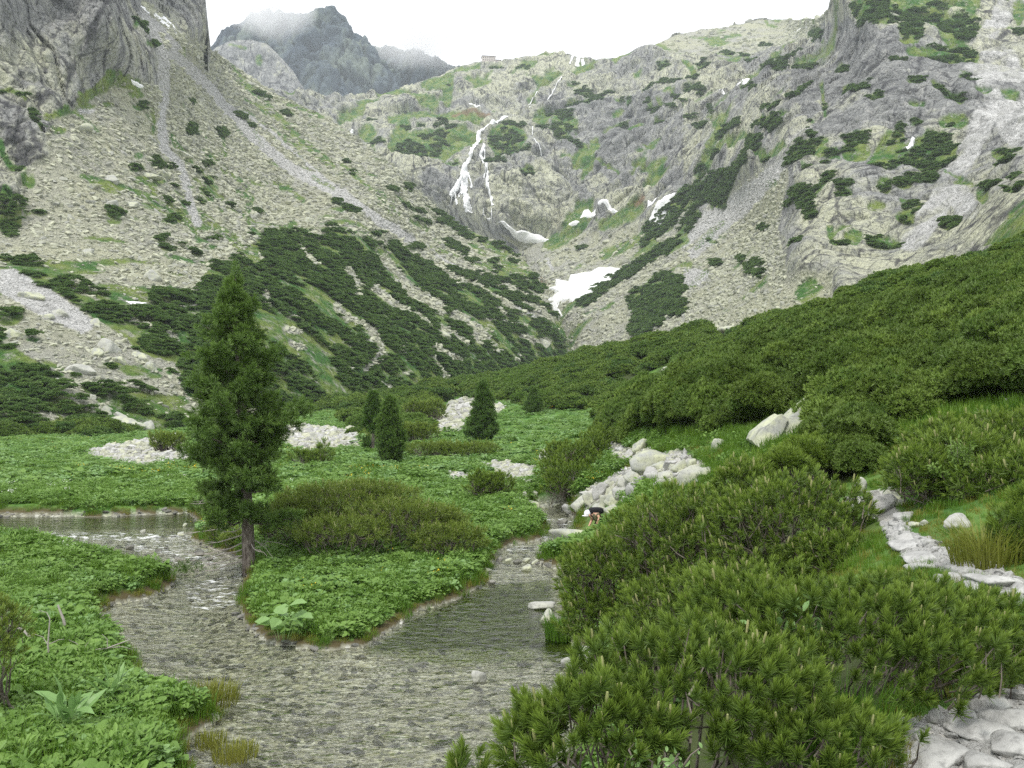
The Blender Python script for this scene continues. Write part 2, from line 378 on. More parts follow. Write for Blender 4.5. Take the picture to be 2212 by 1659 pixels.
# banks: land outlines traced where they meet the water (z = 0 plane)
def wl(pts): return [((x-512)/F*CAMZ*F/(y-HOR), CAMZ*F/(y-HOR)) for x, y in pts]
LEFT = wl([(-700, 551), (0, 551), (60, 555), (120, 565), (165, 577), (173, 586), (150, 598), (112, 604), (92, 616), (100, 632), (125, 648), (138, 662), (133, 676), (150, 690), (185, 699), (213, 704), (222, 716), (205, 727), (185, 740), (188, 768), (180, 900), (100, 30000), (-900, 30000)])
MID = wl([(-700, 517), (0, 517), (100, 518), (188, 514), (203, 524), (193, 540), (222, 552), (252, 566), (243, 585), (241, 603), (247, 625), (270, 642), (324, 649), (362, 647), (393, 628), (418, 610), (455, 600), (483, 584), (490, 563), (497, 552), (512, 544), (541, 540), (546, 528), (530, 514), (536, 507), (570, 507), (560, 490), (600, 430), (-900, 430)])
RIGHT = wl([(585, 506), (566, 512), (578, 524), (570, 535), (548, 546), (545, 556), (532, 563), (560, 568), (566, 580), (562, 600), (560, 625), (575, 645), (600, 660), (640, 664), (640, 690), (590, 730), (570, 790), (560, 900), (560, 30000), (1900, 30000), (1900, 430), (610, 430), (606, 470), (592, 498)])
YW = GD < 60
land = np.ones(GX.shape, bool); dist = np.full(GX.shape, 9.)
lx, ly = X0[YW], GD[YW]
land[YW] = inpoly(lx, ly, LEFT) | inpoly(lx, ly, MID) | inpoly(lx, ly, RIGHT)
dist[YW] = np.minimum.reduce([segdist(lx, ly, p, True) for p in (LEFT, MID, RIGHT)])
P0 = np.stack([X0, GD, Z0], -1)
land |= GD < 6.5; dist = np.where(GD < 6.5, 9, dist)
dist = np.maximum(0, dist+.15*fbm(P0, 1.2, 3, 5))
ss = lambda t: np.clip(t, 0, 1)**2*(3-2*np.clip(t, 0, 1))
ZG = np.where(land, .04+(np.maximum(Z0, .1)-.04)*ss(dist/.9+.25), -.05-.3*ss(dist/1.6))
rough_ = np.clip(GD/40, .3, 3)
ZG = ZG+np.where(land, ss(dist/2), .3)*(.10*fbm(P0, 1.6, 4, 9)+.25*rough_*fbm(P0, 9, 3, 3)*ss((GD-14)/30)*np.clip(ss((GX-560)/120)+.25, 0, 1))
NP = np.stack([X0, GD, ZG], -1)
nPX, nPY = pix(NP)
class Sheet: pass
near = Sheet(); near.P, near.px, near.py, near.D = NP, nPX, nPY, GD
def zat(x, y):
    """ground height at world x, y"""
    c = (np.asarray(x)/y*F+512-npx[0])/2; r = np.log(np.asarray(y)/1.3)/math.log(300/1.3)*519
    c = np.clip(c, 0, len(npx)-1.01); r = np.clip(r, 0, 518.9); ci = c.astype(int); ri = r.astype(int); fc, fr = c-ci, r-ri
    return (ZG[ri, ci]*(1-fr)*(1-fc)+ZG[ri+1, ci]*fr*(1-fc)+ZG[ri, ci+1]*(1-fr)*fc+ZG[ri+1, ci+1]*fr*fc)
def hit(px, py):
    """first visible ground point seen at a pixel"""
    c = int(round((px-npx[0])/2)); col = nPY[:, c]; i = np.argmax(col <= py)
    y = GD[i, c]
    if i > 0:
        t = (col[i-1]-py)/(col[i-1]-col[i]+1e-9); y = GD[i-1, c]+t*(GD[i, c]-GD[i-1, c])
    return Vector(((px-512)/F*y*1.0, y, float(zat((px-512)/F*y, y))))
wob = (6*fbm(P0/np.maximum(GD, 3)[..., None]*40, 3., 3, 31), 3*fbm(P0/np.maximum(GD, 3)[..., None]*40, 3., 3, 37))
vis = np.minimum.accumulate(np.where(nPY > -500, nPY, 9e9), axis=0) >= nPY-1.5       # nothing nearer rises above it
# zones of the near ground
ST_MEADOW = [(0, 'p', [(170, 975), (300, 950), (380, 940), (390, 965), (420, 985), (400, 1000), (250, 1003)]),
 (0, 'p', [(600, 930), (640, 915), (760, 925), (770, 965), (640, 972), (600, 950)]),
 (0, 'p', [(925, 895), (985, 862), (1050, 862), (1095, 880), (1060, 905), (1010, 900), (1000, 930), (930, 930), (915, 915)]),
 (0, 'p', [(1040, 1005), (1090, 1000), (1160, 1010), (1170, 1040), (1090, 1040)]), (0, 's', [(975, 1028), (1020, 1035)], 16)]
PATHZ = [(0, 's', [(1335, 920), (1315, 960), (1340, 990), (1400, 985)], 36), (0, 's', [(2240, 1300), (2150, 1255), (2050, 1215), (1960, 1180), (1930, 1130), (1900, 1080)], 46),
 (0, 'p', [(1850, 1680), (1850, 1620), (1950, 1560), (2060, 1530), (2150, 1500), (2260, 1480), (2400, 1500), (2400, 1800), (1850, 1800)]),
 (0, 'p', [(1370, 1000), (1470, 970), (1530, 1010), (1500, 1050), (1380, 1060), (1260, 1100), (1240, 1080)]),
 (0, 'p', [(2060, 520), (2230, 455), (2230, 500), (2130, 525)]), (0, 's', [(1520, 690), (1580, 672), (1680, 652), (1780, 625)], 34), (0, 's', [(1950, 570), (2030, 548)], 24)]
THICK = [(0, 'p', [(-200, 935), (250, 925), (420, 915), (620, 900), (760, 870), (930, 845), (1000, 800), (1215, 750), (1300, 740), (1500, 690), (1690, 650), (1900, 580), (2212, 500), (2450, 400), (2450, 860), (2212, 870), (2000, 905), (1900, 950), (1850, 1040), (1700, 1030), (1600, 960), (1400, 940), (1340, 960), (1300, 905), (1330, 880), (1180, 885), (1060, 860), (980, 855), (910, 890), (800, 860), (640, 880), (400, 920), (200, 940), (-200, 950)]),
 (0, 'P', [(1480, 960), (1600, 930), (1790, 930), (1790, 1080), (1700, 1080), (1480, 1040)]), (0, 'P', [(1590, 1015), (1630, 930), (1755, 845), (1795, 870), (1750, 960), (1700, 1015)]), (0, 'P', [(1380, 940), (1560, 930), (1640, 960), (1600, 1010), (1400, 975)]), (0, 'S', [(1540, 700), (1600, 692), (1690, 672), (1790, 650)], 62), (0, 'P', [(2040, 545), (2120, 490), (2260, 430), (2260, 530), (2130, 560)]), (0, 'S', [(1390, 830), (1440, 800)], 40),
 (0, 'p', [(720, 870), (900, 870), (935, 900), (930, 930), (880, 945), (760, 940), (740, 900)])]
pale = (zone(nPX, nPY, ST_MEADOW+PATHZ, wob) & vis & land).astype(float)
thick = zone(nPX, nPY, THICK, wob) & vis & (GD > 11)
grass = (land & ~thick & (pale < .5)).astype(float)*np.where(GD > 11, np.clip((680-nPX)/90+1.6*fbm(P0, 3., 3, 61)+.35, 0, 1), np.clip((nPX-860)/60, 0, 1)+(nPX < 540))
grass = np.where((GD > 8) & (dist < .28), 0, grass)
soil = ((nPX > 560) & (GD > 8) & ~thick & (pale < .5)).astype(float)*np.clip(fbm(P0, 2.5, 3, 77)*1.5-.1, 0, .7)
soil = np.where(land & (dist < .3) & (GD > 8) & (GD < 50), .55, soil)
grass = np.where((GD > 7) & (GD < 22) & (nPX > 800) & (pale < .5) & ~thick & land, .8, grass)
grass = np.where((GD > 17) & (GD < 50) & (nPX > 620) & (nPX < 900) & (pale < .5) & ~thick & land, .75, grass)
bed = (~land | (ZG < .06)).astype(float)*(GD < 60)
ground = obj('ground', mesh('ground', NP, gridfaces(*GX.shape), M['ground'], dict(grass=grass, pale=pale, soil=soil, bed=bed), True), kind='structure')

# ================================================================ WATER (one rippled sheet at z = 0, banks rise through it)
def m_water(b):
    dp = b.attr('deep'); st = b.m('SUBTRACT', 1., b.m('MULTIPLY', dp, .72))
    nr = b.bump(b.noise(2.4, 3, b.pos((.8, 1.2, 1), (0, 0, .5)), rough=.5), st, .13)
    nr = b.bump(b.noise(6.5, 2, b.pos((.8, 1.3, 1), (0, 0, -.4))), st, .05, nr)
    gl = b.n('ShaderNodeBsdfGlossy', {'Color': (1, 1, 1, 1), 'Roughness': .05, 'Normal': nr}).outputs[0]
    tr = b.n('ShaderNodeBsdfTransparent', {0: b.mix(dp, (.82, .84, .76), (.30, .36, .17))}).outputs[0]
    fr = b.n('ShaderNodeFresnel', {'IOR': 1.5, 'Normal': nr}).outputs[0]
    w = b.n('ShaderNodeMixShader', {0: fr, 1: tr, 2: gl}).outputs[0]
    fo = b.m('MULTIPLY', b.attr('rapid'), b.ramp(b.noise(3.2, 6, b.pos((.7, 1.6, 1)), .75), [(.53, 0), (.66, 1)]))
    fo = b.m('MAXIMUM', fo, b.ramp(b.noise(2.3, 6, b.pos((.6, 1.4, 1)), .7), [(.71, 0), (.78, .9)]))
    return b.n('ShaderNodeMixShader', {0: fo, 1: w, 2: b.pr((.82, .84, .84), .5)}).outputs[0]
M['water'] = mat('stream water', m_water)
wx = np.arange(-160, 1000, 2.0); wD = np.exp(np.linspace(math.log(7), math.log(48), 900)); WX, WD = np.meshgrid(wx, wD)
XX = (WX-512)/F*WD; WP = np.stack([XX, WD, np.zeros_like(XX)], -1)
rapid = zone(WX, HOR+CAMZ*F/WD, [(0, 's', [(0, 1158), (200, 1158), (420, 1165)], 14), (0, 's', [(300, 1182), (440, 1190)], 22), (0, 's', [(380, 1200), (480, 1215)], 26), (0, 'p', [(400, 1260), (520, 1240), (510, 1310), (420, 1320)]), (0, 's', [(1100, 1185), (1160, 1180)], 10), (0, 's', [(1150, 1120), (1230, 1130)], 14), ]).astype(float)
deep = zone(WX, HOR+CAMZ*F/WD, [(0, 's', [(-200, 1128), (200, 1126), (430, 1120)], 44), (0, 'p', [(790, 1405), (900, 1330), (960, 1305), (1060, 1262), (1190, 1250), (1200, 1340), (1290, 1385), (1420, 1400), (1420, 1460), (1290, 1450), (1150, 1400), (900, 1400)])]).astype(float)
for _ in range(14): deep[1:-1, 1:-1] = (deep[1:-1, 1:-1]*2+deep[:-2, 1:-1]+deep[2:, 1:-1]+deep[1:-1, :-2]+deep[1:-1, 2:])/6
calm = ss((31.5-WD)/2)*.85+.15
WQ = np.stack([WP[..., 0]*.86+WP[..., 1]*.5, WP[..., 1]*.86-WP[..., 0]*.5, WP[..., 2]], -1)
Zw = (1-.92*deep)*(0.016*fbm(WQ*[1, 1.4, 1], .6, 2, 3)+0.0035*fbm(WP*[.6, 1.8, 1], .17, 2, 8))*calm+rapid*.05*fbm(WP, .35, 3, 21)+.05*(WD > 32.3)
WP[..., 2] = Zw
obj('water', mesh('water', WP, gridfaces(*WX.shape), M['water'], dict(rapid=rapid+.12*calm*(1-deep), deep=deep), True), kind='structure')

# ================================================================ MOUNTAIN SHEETS
def sheet(name, xs, topf, botf, ctrl, rows, amp, zones, back=(8, .05, .10), matr='rock', jag=None, kind='structure', label=None, cat=None, c=.3, cliff=None):
    top = topf(xs); bot = np.maximum(botf(xs), top+3)
    if jag is not None: top = top+jag(xs)
    y0, y1 = top.min(), bot.max(); rows = int(y1-y0)+1; t = np.linspace(0, 1, rows)[:, None]; PX = np.broadcast_to(xs, (rows, len(xs))).copy(); PY = np.clip(y0+(y1-y0)*t, top, bot)
    cp = [(x*V/100, y*V/100) for x, y, d in ctrl]; f = rbf(cp, [math.log(d) for _, _, d in ctrl], c)
    D = np.exp(f(np.stack([PX/100, PY/100], -1))); P = world(PX, PY, D)
    s = Sheet(); wb = (3.2*fbm(P/D[..., None]*900, 14., 4, 41), 2.2*fbm(P/D[..., None]*900, 11., 4, 43))
    s.z = {k: zone(PX, PY, v, wb) for k, v in zones.items()}
    dv = -P+np.array([0, 0, CAMZ]); dv /= np.linalg.norm(dv, axis=-1, keepdims=True)
    disp = amp(P, D, PX, PY, s.z)
    nrm = dv*[.9, .9, .3]+[0, 0, .35]
    edge = np.clip((PY-top)/6, 0, 1)
    P = P+nrm*(disp*np.clip(edge, .25, 1))[..., None]
    s.P, s.D, s.PX, s.PY, s.xs, s.top, s.bot = P, D, PX, PY, xs, top, bot
    s.px, s.py = pix(P)
    nb, bd, bz = back
    Dt = D[0]; add = []
    for i in range(nb, 0, -1):
        q = P[0].copy(); q[:, 1] += Dt*bd*i; q[:, 0] *= (Dt*(1+bd*i))/Dt; q[:, 2] -= Dt*bz*i*(.4+.6*i/nb)+Dt*.002*i*vn(q/(Dt.mean()*.02), i); add.append(q)
    PP = np.concatenate([np.array(add), P]) if add else P
    s.z = z0 = s.z
    z = {k: np.concatenate([np.repeat(v[:1], nb, 0), v]).astype(float) for k, v in s.z.items()}
    # soften zone edges by one cell
    def sf(a): 
        q = a.copy(); q[1:-1, 1:-1] = (a[1:-1, 1:-1]*2+a[:-2, 1:-1]+a[2:, 1:-1]+a[1:-1, :-2]+a[1:-1, 2:])/6; return q
    z = {k: sf(v) for k, v in z.items()}
    D2 = np.concatenate([np.repeat(D[:1], nb, 0), D])
    z['lichen'] = fbm(PP/D2[..., None]*900, 60, 4, 88)*.3
    if 'lich' in z: z['lichen'] = z['lichen']+.22*z.pop('lich')-.22*z.pop('dark')
    for k in ('grass', 'pale', 'scree', 'soil'): z.setdefault(k, np.zeros(D2.shape))
    if 'pine' in z: z['grass'] = np.maximum(z['grass'], z['pine'])
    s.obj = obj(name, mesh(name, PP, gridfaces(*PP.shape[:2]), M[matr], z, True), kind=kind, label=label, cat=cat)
    # inverse lookup
    def at(px, py, lift=0.):
        px = np.asarray(px, float); py = np.asarray(py, float)
        ci = np.clip((px-xs[0])/(xs[1]-xs[0]), 0, len(xs)-1.001); r = (py-y0)/(y1-y0)*(rows-1)
        r = np.clip(r, 0, rows-1.001); c0, r0 = ci.astype(int), r.astype(int); fc, fr = (ci-c0)[..., None], (r-r0)[..., None]
        q = P[r0, c0]*(1-fr)*(1-fc)+P[r0+1, c0]*fr*(1-fc)+P[r0, c0+1]*(1-fr)*fc+P[r0+1, c0+1]*fr*fc
        d = np.array([0, 0, CAMZ])-q; d /= np.linalg.norm(d, axis=-1, keepdims=True)
        return q+d*lift
    s.at = at
    return s
def facets(P, sc, amp, s): 
    f1, e, i = cells(P, sc, s); return amp*(i-.5)+amp*.5*np.clip(e*3, 0, 1)
def slabs(P, sc, groove, step, s):
    f1, e, i = cells(P+.12*sc*np.stack([fbm(P, sc*.5, 2, s), fbm(P, sc*.5, 2, s+9), 0*P[..., 0]], -1), sc, s)
    return groove*np.clip(e*3, 0, 1)**.6+step*(i-.5)*np.clip(e*5, 0, 1)
def rot(P, ax, ay, az):
    from mathutils import Euler
    return P@np.array(Euler((ax, ay, az)).to_matrix()).T

# ---- left mountain: two rock towers above a huge scree fan
CLIFF_L = [(0, 'p', [(-400, -300), (340, -300), (305, 0), (318, 50), (330, 90), (343, 130), (345, 190), (300, 178), (250, 185), (190, 225), (130, 255), (100, 290), (105, 340), (60, 360), (40, 410), (50, 470), (0, 480), (-400, 480)]),
 (0, 'p', [(300, -300), (560, -300), (480, 60), (456, 112), (405, 82), (350, 38), (305, 0)])]
PINE_L = [(1, 'e', [(910,685,45,28),(1235,660,20,10),(1565,750,28,13),(1225,860,42,16),(1235,822,30,14),(1425,855,32,15),(1435,880,25,12),(905,1010,35,22),(1025,1060,52,34),(865,1102,34,16),(1100,1090,30,15),(1330,1080,34,15),(1295,1108,32,15),(1345,1170,48,26),(1360,1228,58,36),(1300,1305,27,20),(1085,1322,38,13),(745,1380,65,42),(140,1330,24,10),(250,1380,45,20),(1115,1420,58,24),(1680,1382,30,15),(1660,1525,34,19),(1040,1552,40,16),(1325,1560,32,13),(1370,1600,48,19),(1090,1612,45,20),(1735,1550,42,19),(1270,1640,34,19),(1920,1515,65,20),(1840,1590,100,40),(1820,1640,120,25),(2010,1570,50,40),(2040,1640,75,34),(2190,1320,25,12),(2165,1300,25,12),(2145,1490,32,16),(2185,1535,34,24),(1865,737,32,16),(1200,1590,30,10),(1400,1550,30,12),(1500,1345,22,8),(1200,1320,20,8),(1230,1210,22,10),(1130,1210,22,9),(1630,820,18,7),(1960,600,14,7),(60,1430,85,80),(10,1400,60,60),(70,1510,45,27),(2000,1500,30,8),(1560,1640,40,14)]),
 (1, 's', [(0,625),(70,605),(130,640),(160,700)], 24), (1, 's', [(200,770),(270,855)], 22), (1, 's', [(0,950),(40,1040),(90,1085),(150,1095)], 42), (1, 's', [(880,165),(935,205)], 26), (1, 's', [(955,290),(1000,320)], 20), (1, 's', [(1640,590),(1720,640)], 22),
 (4, 'p', [(0,0),(180,15),(340,100),(600,230),(760,260),(860,330),(960,310),(1010,220),(1100,190),(1250,250),(1300,160),(1380,60),(1500,30),(1640,-20),(2212,-60),(2212,1000),(1800,1000),(1200,900),(1150,690),(1000,650),(850,590),(820,520),(500,330),(380,250),(250,190),(100,80),(0,40)]),
 (0, 'p', [(540,700),(560,560),(570,500),(690,520),(720,490),(850,540),(940,570),(1060,600),(1160,680),(1215,720),(1225,790),(1000,900),(860,930),(600,930)]),
 (4, 'P', [(1560,-30),(1720,-30),(1700,60),(1620,100)]),
 (4, 'S', [(800,360),(900,430),(1000,460)], 28), (4, 'S', [(470,220),(600,270),(680,320)], 16), (4, 'S', [(1090,490),(1150,550)], 40), (4, 'S', [(1000,520),(1100,550)], 12), (4, 'S', [(1150,390),(1210,380)], 36), (4, 'S', [(1720,240),(1740,310)], 44), (4, 'S', [(1870,390),(1950,420)], 34), (4, 'S', [(1850,480),(1930,490)], 40), (4, 'S', [(1890,560),(1960,600)], 34), (4, 'S', [(1130,140),(1300,100)], 44), (4, 'S', [(1150,320),(1280,320)], 24),
 (4, 'S', [(1950,-60),(2020,60)], 50), (5, 'S', [(240,-30),(330,110),(430,220),(560,300),(640,340)], 84), (5, 'S', [(210,200),(310,290),(450,370),(560,430)], 44), (5, 'S', [(-30,330),(60,430),(200,490),(250,580),(260,660),(170,740)], 56), (5, 'S', [(740,390),(860,440),(950,500),(880,500)], 84), (5, 'S', [(900,540),(1010,600)], 54), (5, 'S', [(640,460),(740,520),(810,580)], 40), (5, 'S', [(610,590),(700,650),(780,690)], 44), (5, 'S', [(580,680),(660,750),(690,800)], 28), (5, 'S', [(1170,510),(1280,560)], 34), (5, 'S', [(250,820),(340,860)], 32), (5, 'S', [(470,-20),(700,120),(1000,260),(1150,350),(1300,400),(1420,480)], 34), (5, 'S', [(30,100),(110,200)], 80), (5, 'S', [(560,-30),(640,60)], 50), (5, 'S', [(740,170),(800,190)], 18), (5, 'S', [(1000,340),(1080,380)], 30), (5, 'S', [(920,400),(1000,430)], 16), (5, 'S', [(1050,420),(1180,440)], 20),
 (5, 'E', [(310,258,18,14),(395,608,24,17),(185,560,28,20),(200,875,34,16),(660,520,38,17),(1010,620,28,20),(1320,555,34,22),(1140,655,34,22),(750,620,17,9),(50,735,22,17),(600,240,28,14),(870,190,22,22),(100,265,40,17),(440,180,20,10),(120,600,20,10),(960,330,30,8),(420,760,30,8),(880,675,12,6)]),
 (4, 'p', [(-300,520),(0,560),(90,590),(240,690),(340,800),(420,900),(560,1000),(740,1080),(1000,1080),(1190,1060),(1190,1260),(500,1260),(-300,1260)]), (4, 'E', [(290,1040,85,34)]), (4, 'S', [(-60,1060),(90,1140)], 36),
 (4, 's', [(560,850),(700,900),(850,970),(1000,1050)], 66), (4, 'e', [(60,400,90,52),(730,700,66,22),(370,780,54,20),(890,750,80,22),(210,540,42,12),(1020,735,34,14),(1100,745,28,14),(0,520,60,30),(490,775,40,12),(120,50,60,14)]), (4, 's', [(820,850),(1050,910)], 22), (4, 's', [(270,680),(400,740)], 30),
 (2, 'e', [(320,1225,30,15),(430,1215,40,22),(240,1510,38,26),(340,1610,62,27),(480,1600,52,19),(30,1570,44,26),(80,1640,75,22),(70,1130,22,11),(900,1555,32,11),(830,1460,24,9),(20,1050,18,8)]), (2, 's', [(390,1330),(520,1390)], 20), (2, 's', [(560,1350),(700,1410)], 22), (2, 's', [(620,1430),(700,1450),(800,1510),(840,1530)], 40), (2, 's', [(690,1580),(790,1620)], 55), (2, 's', [(1010,1590),(1150,1650)], 28), (2, 's', [(0,1330),(100,1380)], 24), (2, 's', [(480,1420),(560,1450)], 16),
 (5, 'e', [(1010,100,38,18),(1250,130,44,16),(1310,185,24,9),(1100,40,40,16),(980,30,30,12),(840,20,50,16)]), (5, 's', [(1020,130),(1150,160),(1290,220)], 54), (5, 's', [(1100,260),(1300,300),(1400,400)], 30), (5, 's', [(1130,190),(1220,240)], 20)]
GRASS_L = [(1, 's', [(540,650),(640,600),(720,540),(880,560)], 60), (1, 's', [(300,780),(440,730)], 44), (1, 'e', [(380,850,60,22),(760,520,85,42),(970,1170,115,38),(560,690,60,20),(700,680,40,20),(880,610,50,25),(180,1170,45,50),(20,1330,70,60),(1440,1370,25,22)]), (1, 's', [(980,700),(990,860)], 24), (1, 's', [(1110,880),(1150,950),(1230,1050)], 40), (1, 's', [(1430,900),(1450,1000)], 45), (1, 's', [(1330,980),(1400,1030)], 60), (1, 's', [(1430,1080),(1530,1150),(1600,1220)], 46), (1, 's', [(1540,1250),(1620,1290),(1580,1400),(1650,1500)], 56), (1, 's', [(1530,520),(1700,640),(1870,830),(2000,950),(2150,1070)], 50), (1, 's', [(1400,560),(1900,940),(1980,1060)], 14), (1, 's', [(1560,700),(1650,860),(1700,950)], 20), (1, 's', [(1600,1150),(1660,1200)], 30), (1, 's', [(1870,1220),(1960,1290)], 40), (1, 's', [(2030,1150),(2150,1220)], 24), (1, 's', [(980,1200),(1000,1300),(960,1340)], 50), (1, 's', [(1270,1160),(1330,1270),(1440,1290)], 50), (1, 's', [(1780,1180),(1840,1220)], 40), (1, 's', [(1500,1540),(1560,1640)], 70), (1, 's', [(1680,1550),(1660,1640)], 60), (1, 's', [(1900,1450),(1850,1520)], 60), (1, 's', [(1250,1480),(1290,1560)], 40), (1, 'e', [(1130,1430,90,30),(740,1430,50,25),(1350,1260,60,30),(1700,1190,40,20)]),
 (2, 's', [(820,1490),(950,1580),(1050,1650)], 50), (2, 's', [(0,1070),(150,1190),(380,1400)], 34), (2, 's', [(450,1420),(560,1490)], 44), (2, 's', [(600,1560),(680,1600)], 30), (2, 's', [(840,1570),(930,1640)], 40), (4, 's', [(1620,-40),(1660,60),(1700,120)], 80), (4, 'e', [(880,730,110,34),(1000,770,50,20),(650,520,30,10)]), (5, 's', [(860,30),(1050,90),(1200,110),(1330,150)], 60)]
PALE_L = [(1, 's', [(950,130),(1060,380),(1060,560),(1040,800),(1060,960),(1180,1090),(1220,1300),(1280,1440)], 62), (1, 's', [(1100,330),(1300,520),(1500,740),(1700,950),(1900,1100),(2100,1200),(2230,1290)], 74), (1, 's', [(1580,720),(1900,980),(2212,1260)], 26), (1, 's', [(940,100),(1150,300)], 50), (1, 'e', [(560,720,60,18)]), (2, 's', [(0,1250),(150,1370),(330,1480),(450,1560)], 66), (5, 's', [(600,-10),(900,150),(1100,290),(1250,400)], 22), (4, 'p', [(0,80),(120,90),(380,260),(560,380),(640,420),(560,500),(300,420),(0,250)])]
def amp_l(P, D, PX, PY, z):
    z['scree'] = ~z['cliff']; cl = blur(z['cliff'], 14); z['grass'] = z['grass'] | (z['scree'] & ~z['pale'] & (fbm(rot(P, 0, 0, .5)*[1, .35, .35], 11, 5, 99) > .27)); q = P*[1, 1, .55]
    a = cl*(7*fbm(q, 38, 4, 1)+5.5*(ridged(rot(q, .1, .35, 0), 20, 5, 2)-.3)+facets(rot(P, .2, .4, .1)*[1, 1, .5], 9, 3.2, 3)+facets(P*[1, 1, .6], 3.5, 1.2, 13))
    b = (1-cl)*(1.2*fbm(P, 22, 3, 7)+.35*D/200*fbm(P, 1.6, 2, 8))
    return a+b
topL = lambda x: prof(x/V, [(-400, -160), (433, -160), (440, -40), (448, 40), (455, 108), (520, 150), (600, 205), (700, 250), (760, 290), (850, 360), (900, 410), (960, 465), (1020, 500), (1080, 525), (1130, 560), (1160, 600), (1190, 660), (1215, 700), (1245, 790)])*V
botL = lambda x: prof(x/V, [(-400, 1020), (0, 985), (400, 965), (640, 930), (850, 900), (1000, 860), (1215, 800), (1260, 790)])*V
CL = [(-300,990,108),(0,985,110),(200,975,118),(400,960,130),(640,915,165),(850,880,215),(1000,840,280),(1215,790,420),(1215,690,450),(1100,545,540),(960,470,590),(760,290,640),(600,205,660),(458,112,560),(0,800,128),(0,650,150),(0,500,195),(100,320,232),(250,190,290),(345,200,320),(400,300,335),(400,500,245),(600,560,265),(600,700,200),(800,600,320),(800,450,410),(1000,600,430),(900,750,270),(340,80,352),(308,0,395),(440,90,490),(440,-60,510),(0,300,232),(0,0,250),(150,0,285),(250,0,300),(0,-160,262),(330,-160,410),(600,350,470),(400,700,170),(200,700,152),(200,500,208),(-300,600,150),(-300,200,230),(-300,-160,250),(400,-160,500),(200,-160,300),(300,60,325),(345,140,330),(200,350,245),(600,450,370)]
jagr = lambda a, sc, s: (lambda x: a*fbm(np.stack([x, x*0, x*0], -1), sc, 4, s))
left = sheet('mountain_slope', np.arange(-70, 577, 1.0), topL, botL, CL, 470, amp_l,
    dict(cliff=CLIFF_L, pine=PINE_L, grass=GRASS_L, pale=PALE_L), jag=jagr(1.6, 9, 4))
# ---- headwall with the waterfall, and the cliffs to the right
SCREE_R = [(0, 'p', [(1200, 560), (1290, 520), (1430, 480), (1500, 500), (1560, 440), (1700, 340), (1705, 400), (1680, 500), (1700, 600), (1800, 600), (1800, 700), (1200, 800), (1180, 700), (1130, 560)]), (0, 'p', [(1380, 100), (1490, 67), (1640, 45), (1790, 36), (1760, 90), (1600, 130), (1450, 130)]), (0, 'p', [(1080, 530), (1200, 520), (1290, 510), (1350, 560), (1200, 580)])]
PALE_R = [(3, 's', [(800,900),(640,1060),(560,1170),(400,1290),(200,1420),(0,1560)], 90), (3, 's', [(500,1250),(300,1440),(60,1640)], 70), (3, 's', [(2110,60),(2040,200),(1930,330),(1910,400)], 120), (3, 's', [(1950,470),(2080,700),(2200,900)], 260), (3, 's', [(1950,850),(1780,1130),(1650,1400),(1480,1600)], 150), (3, 's', [(1750,1250),(1850,1420)], 150), (3, 's', [(2120,450),(2220,640)], 120), (5, 's', [(1330, 20), (1370, 90)], 20), (6, 'p', [(0,80),(200,90),(150,180),(0,200)])]
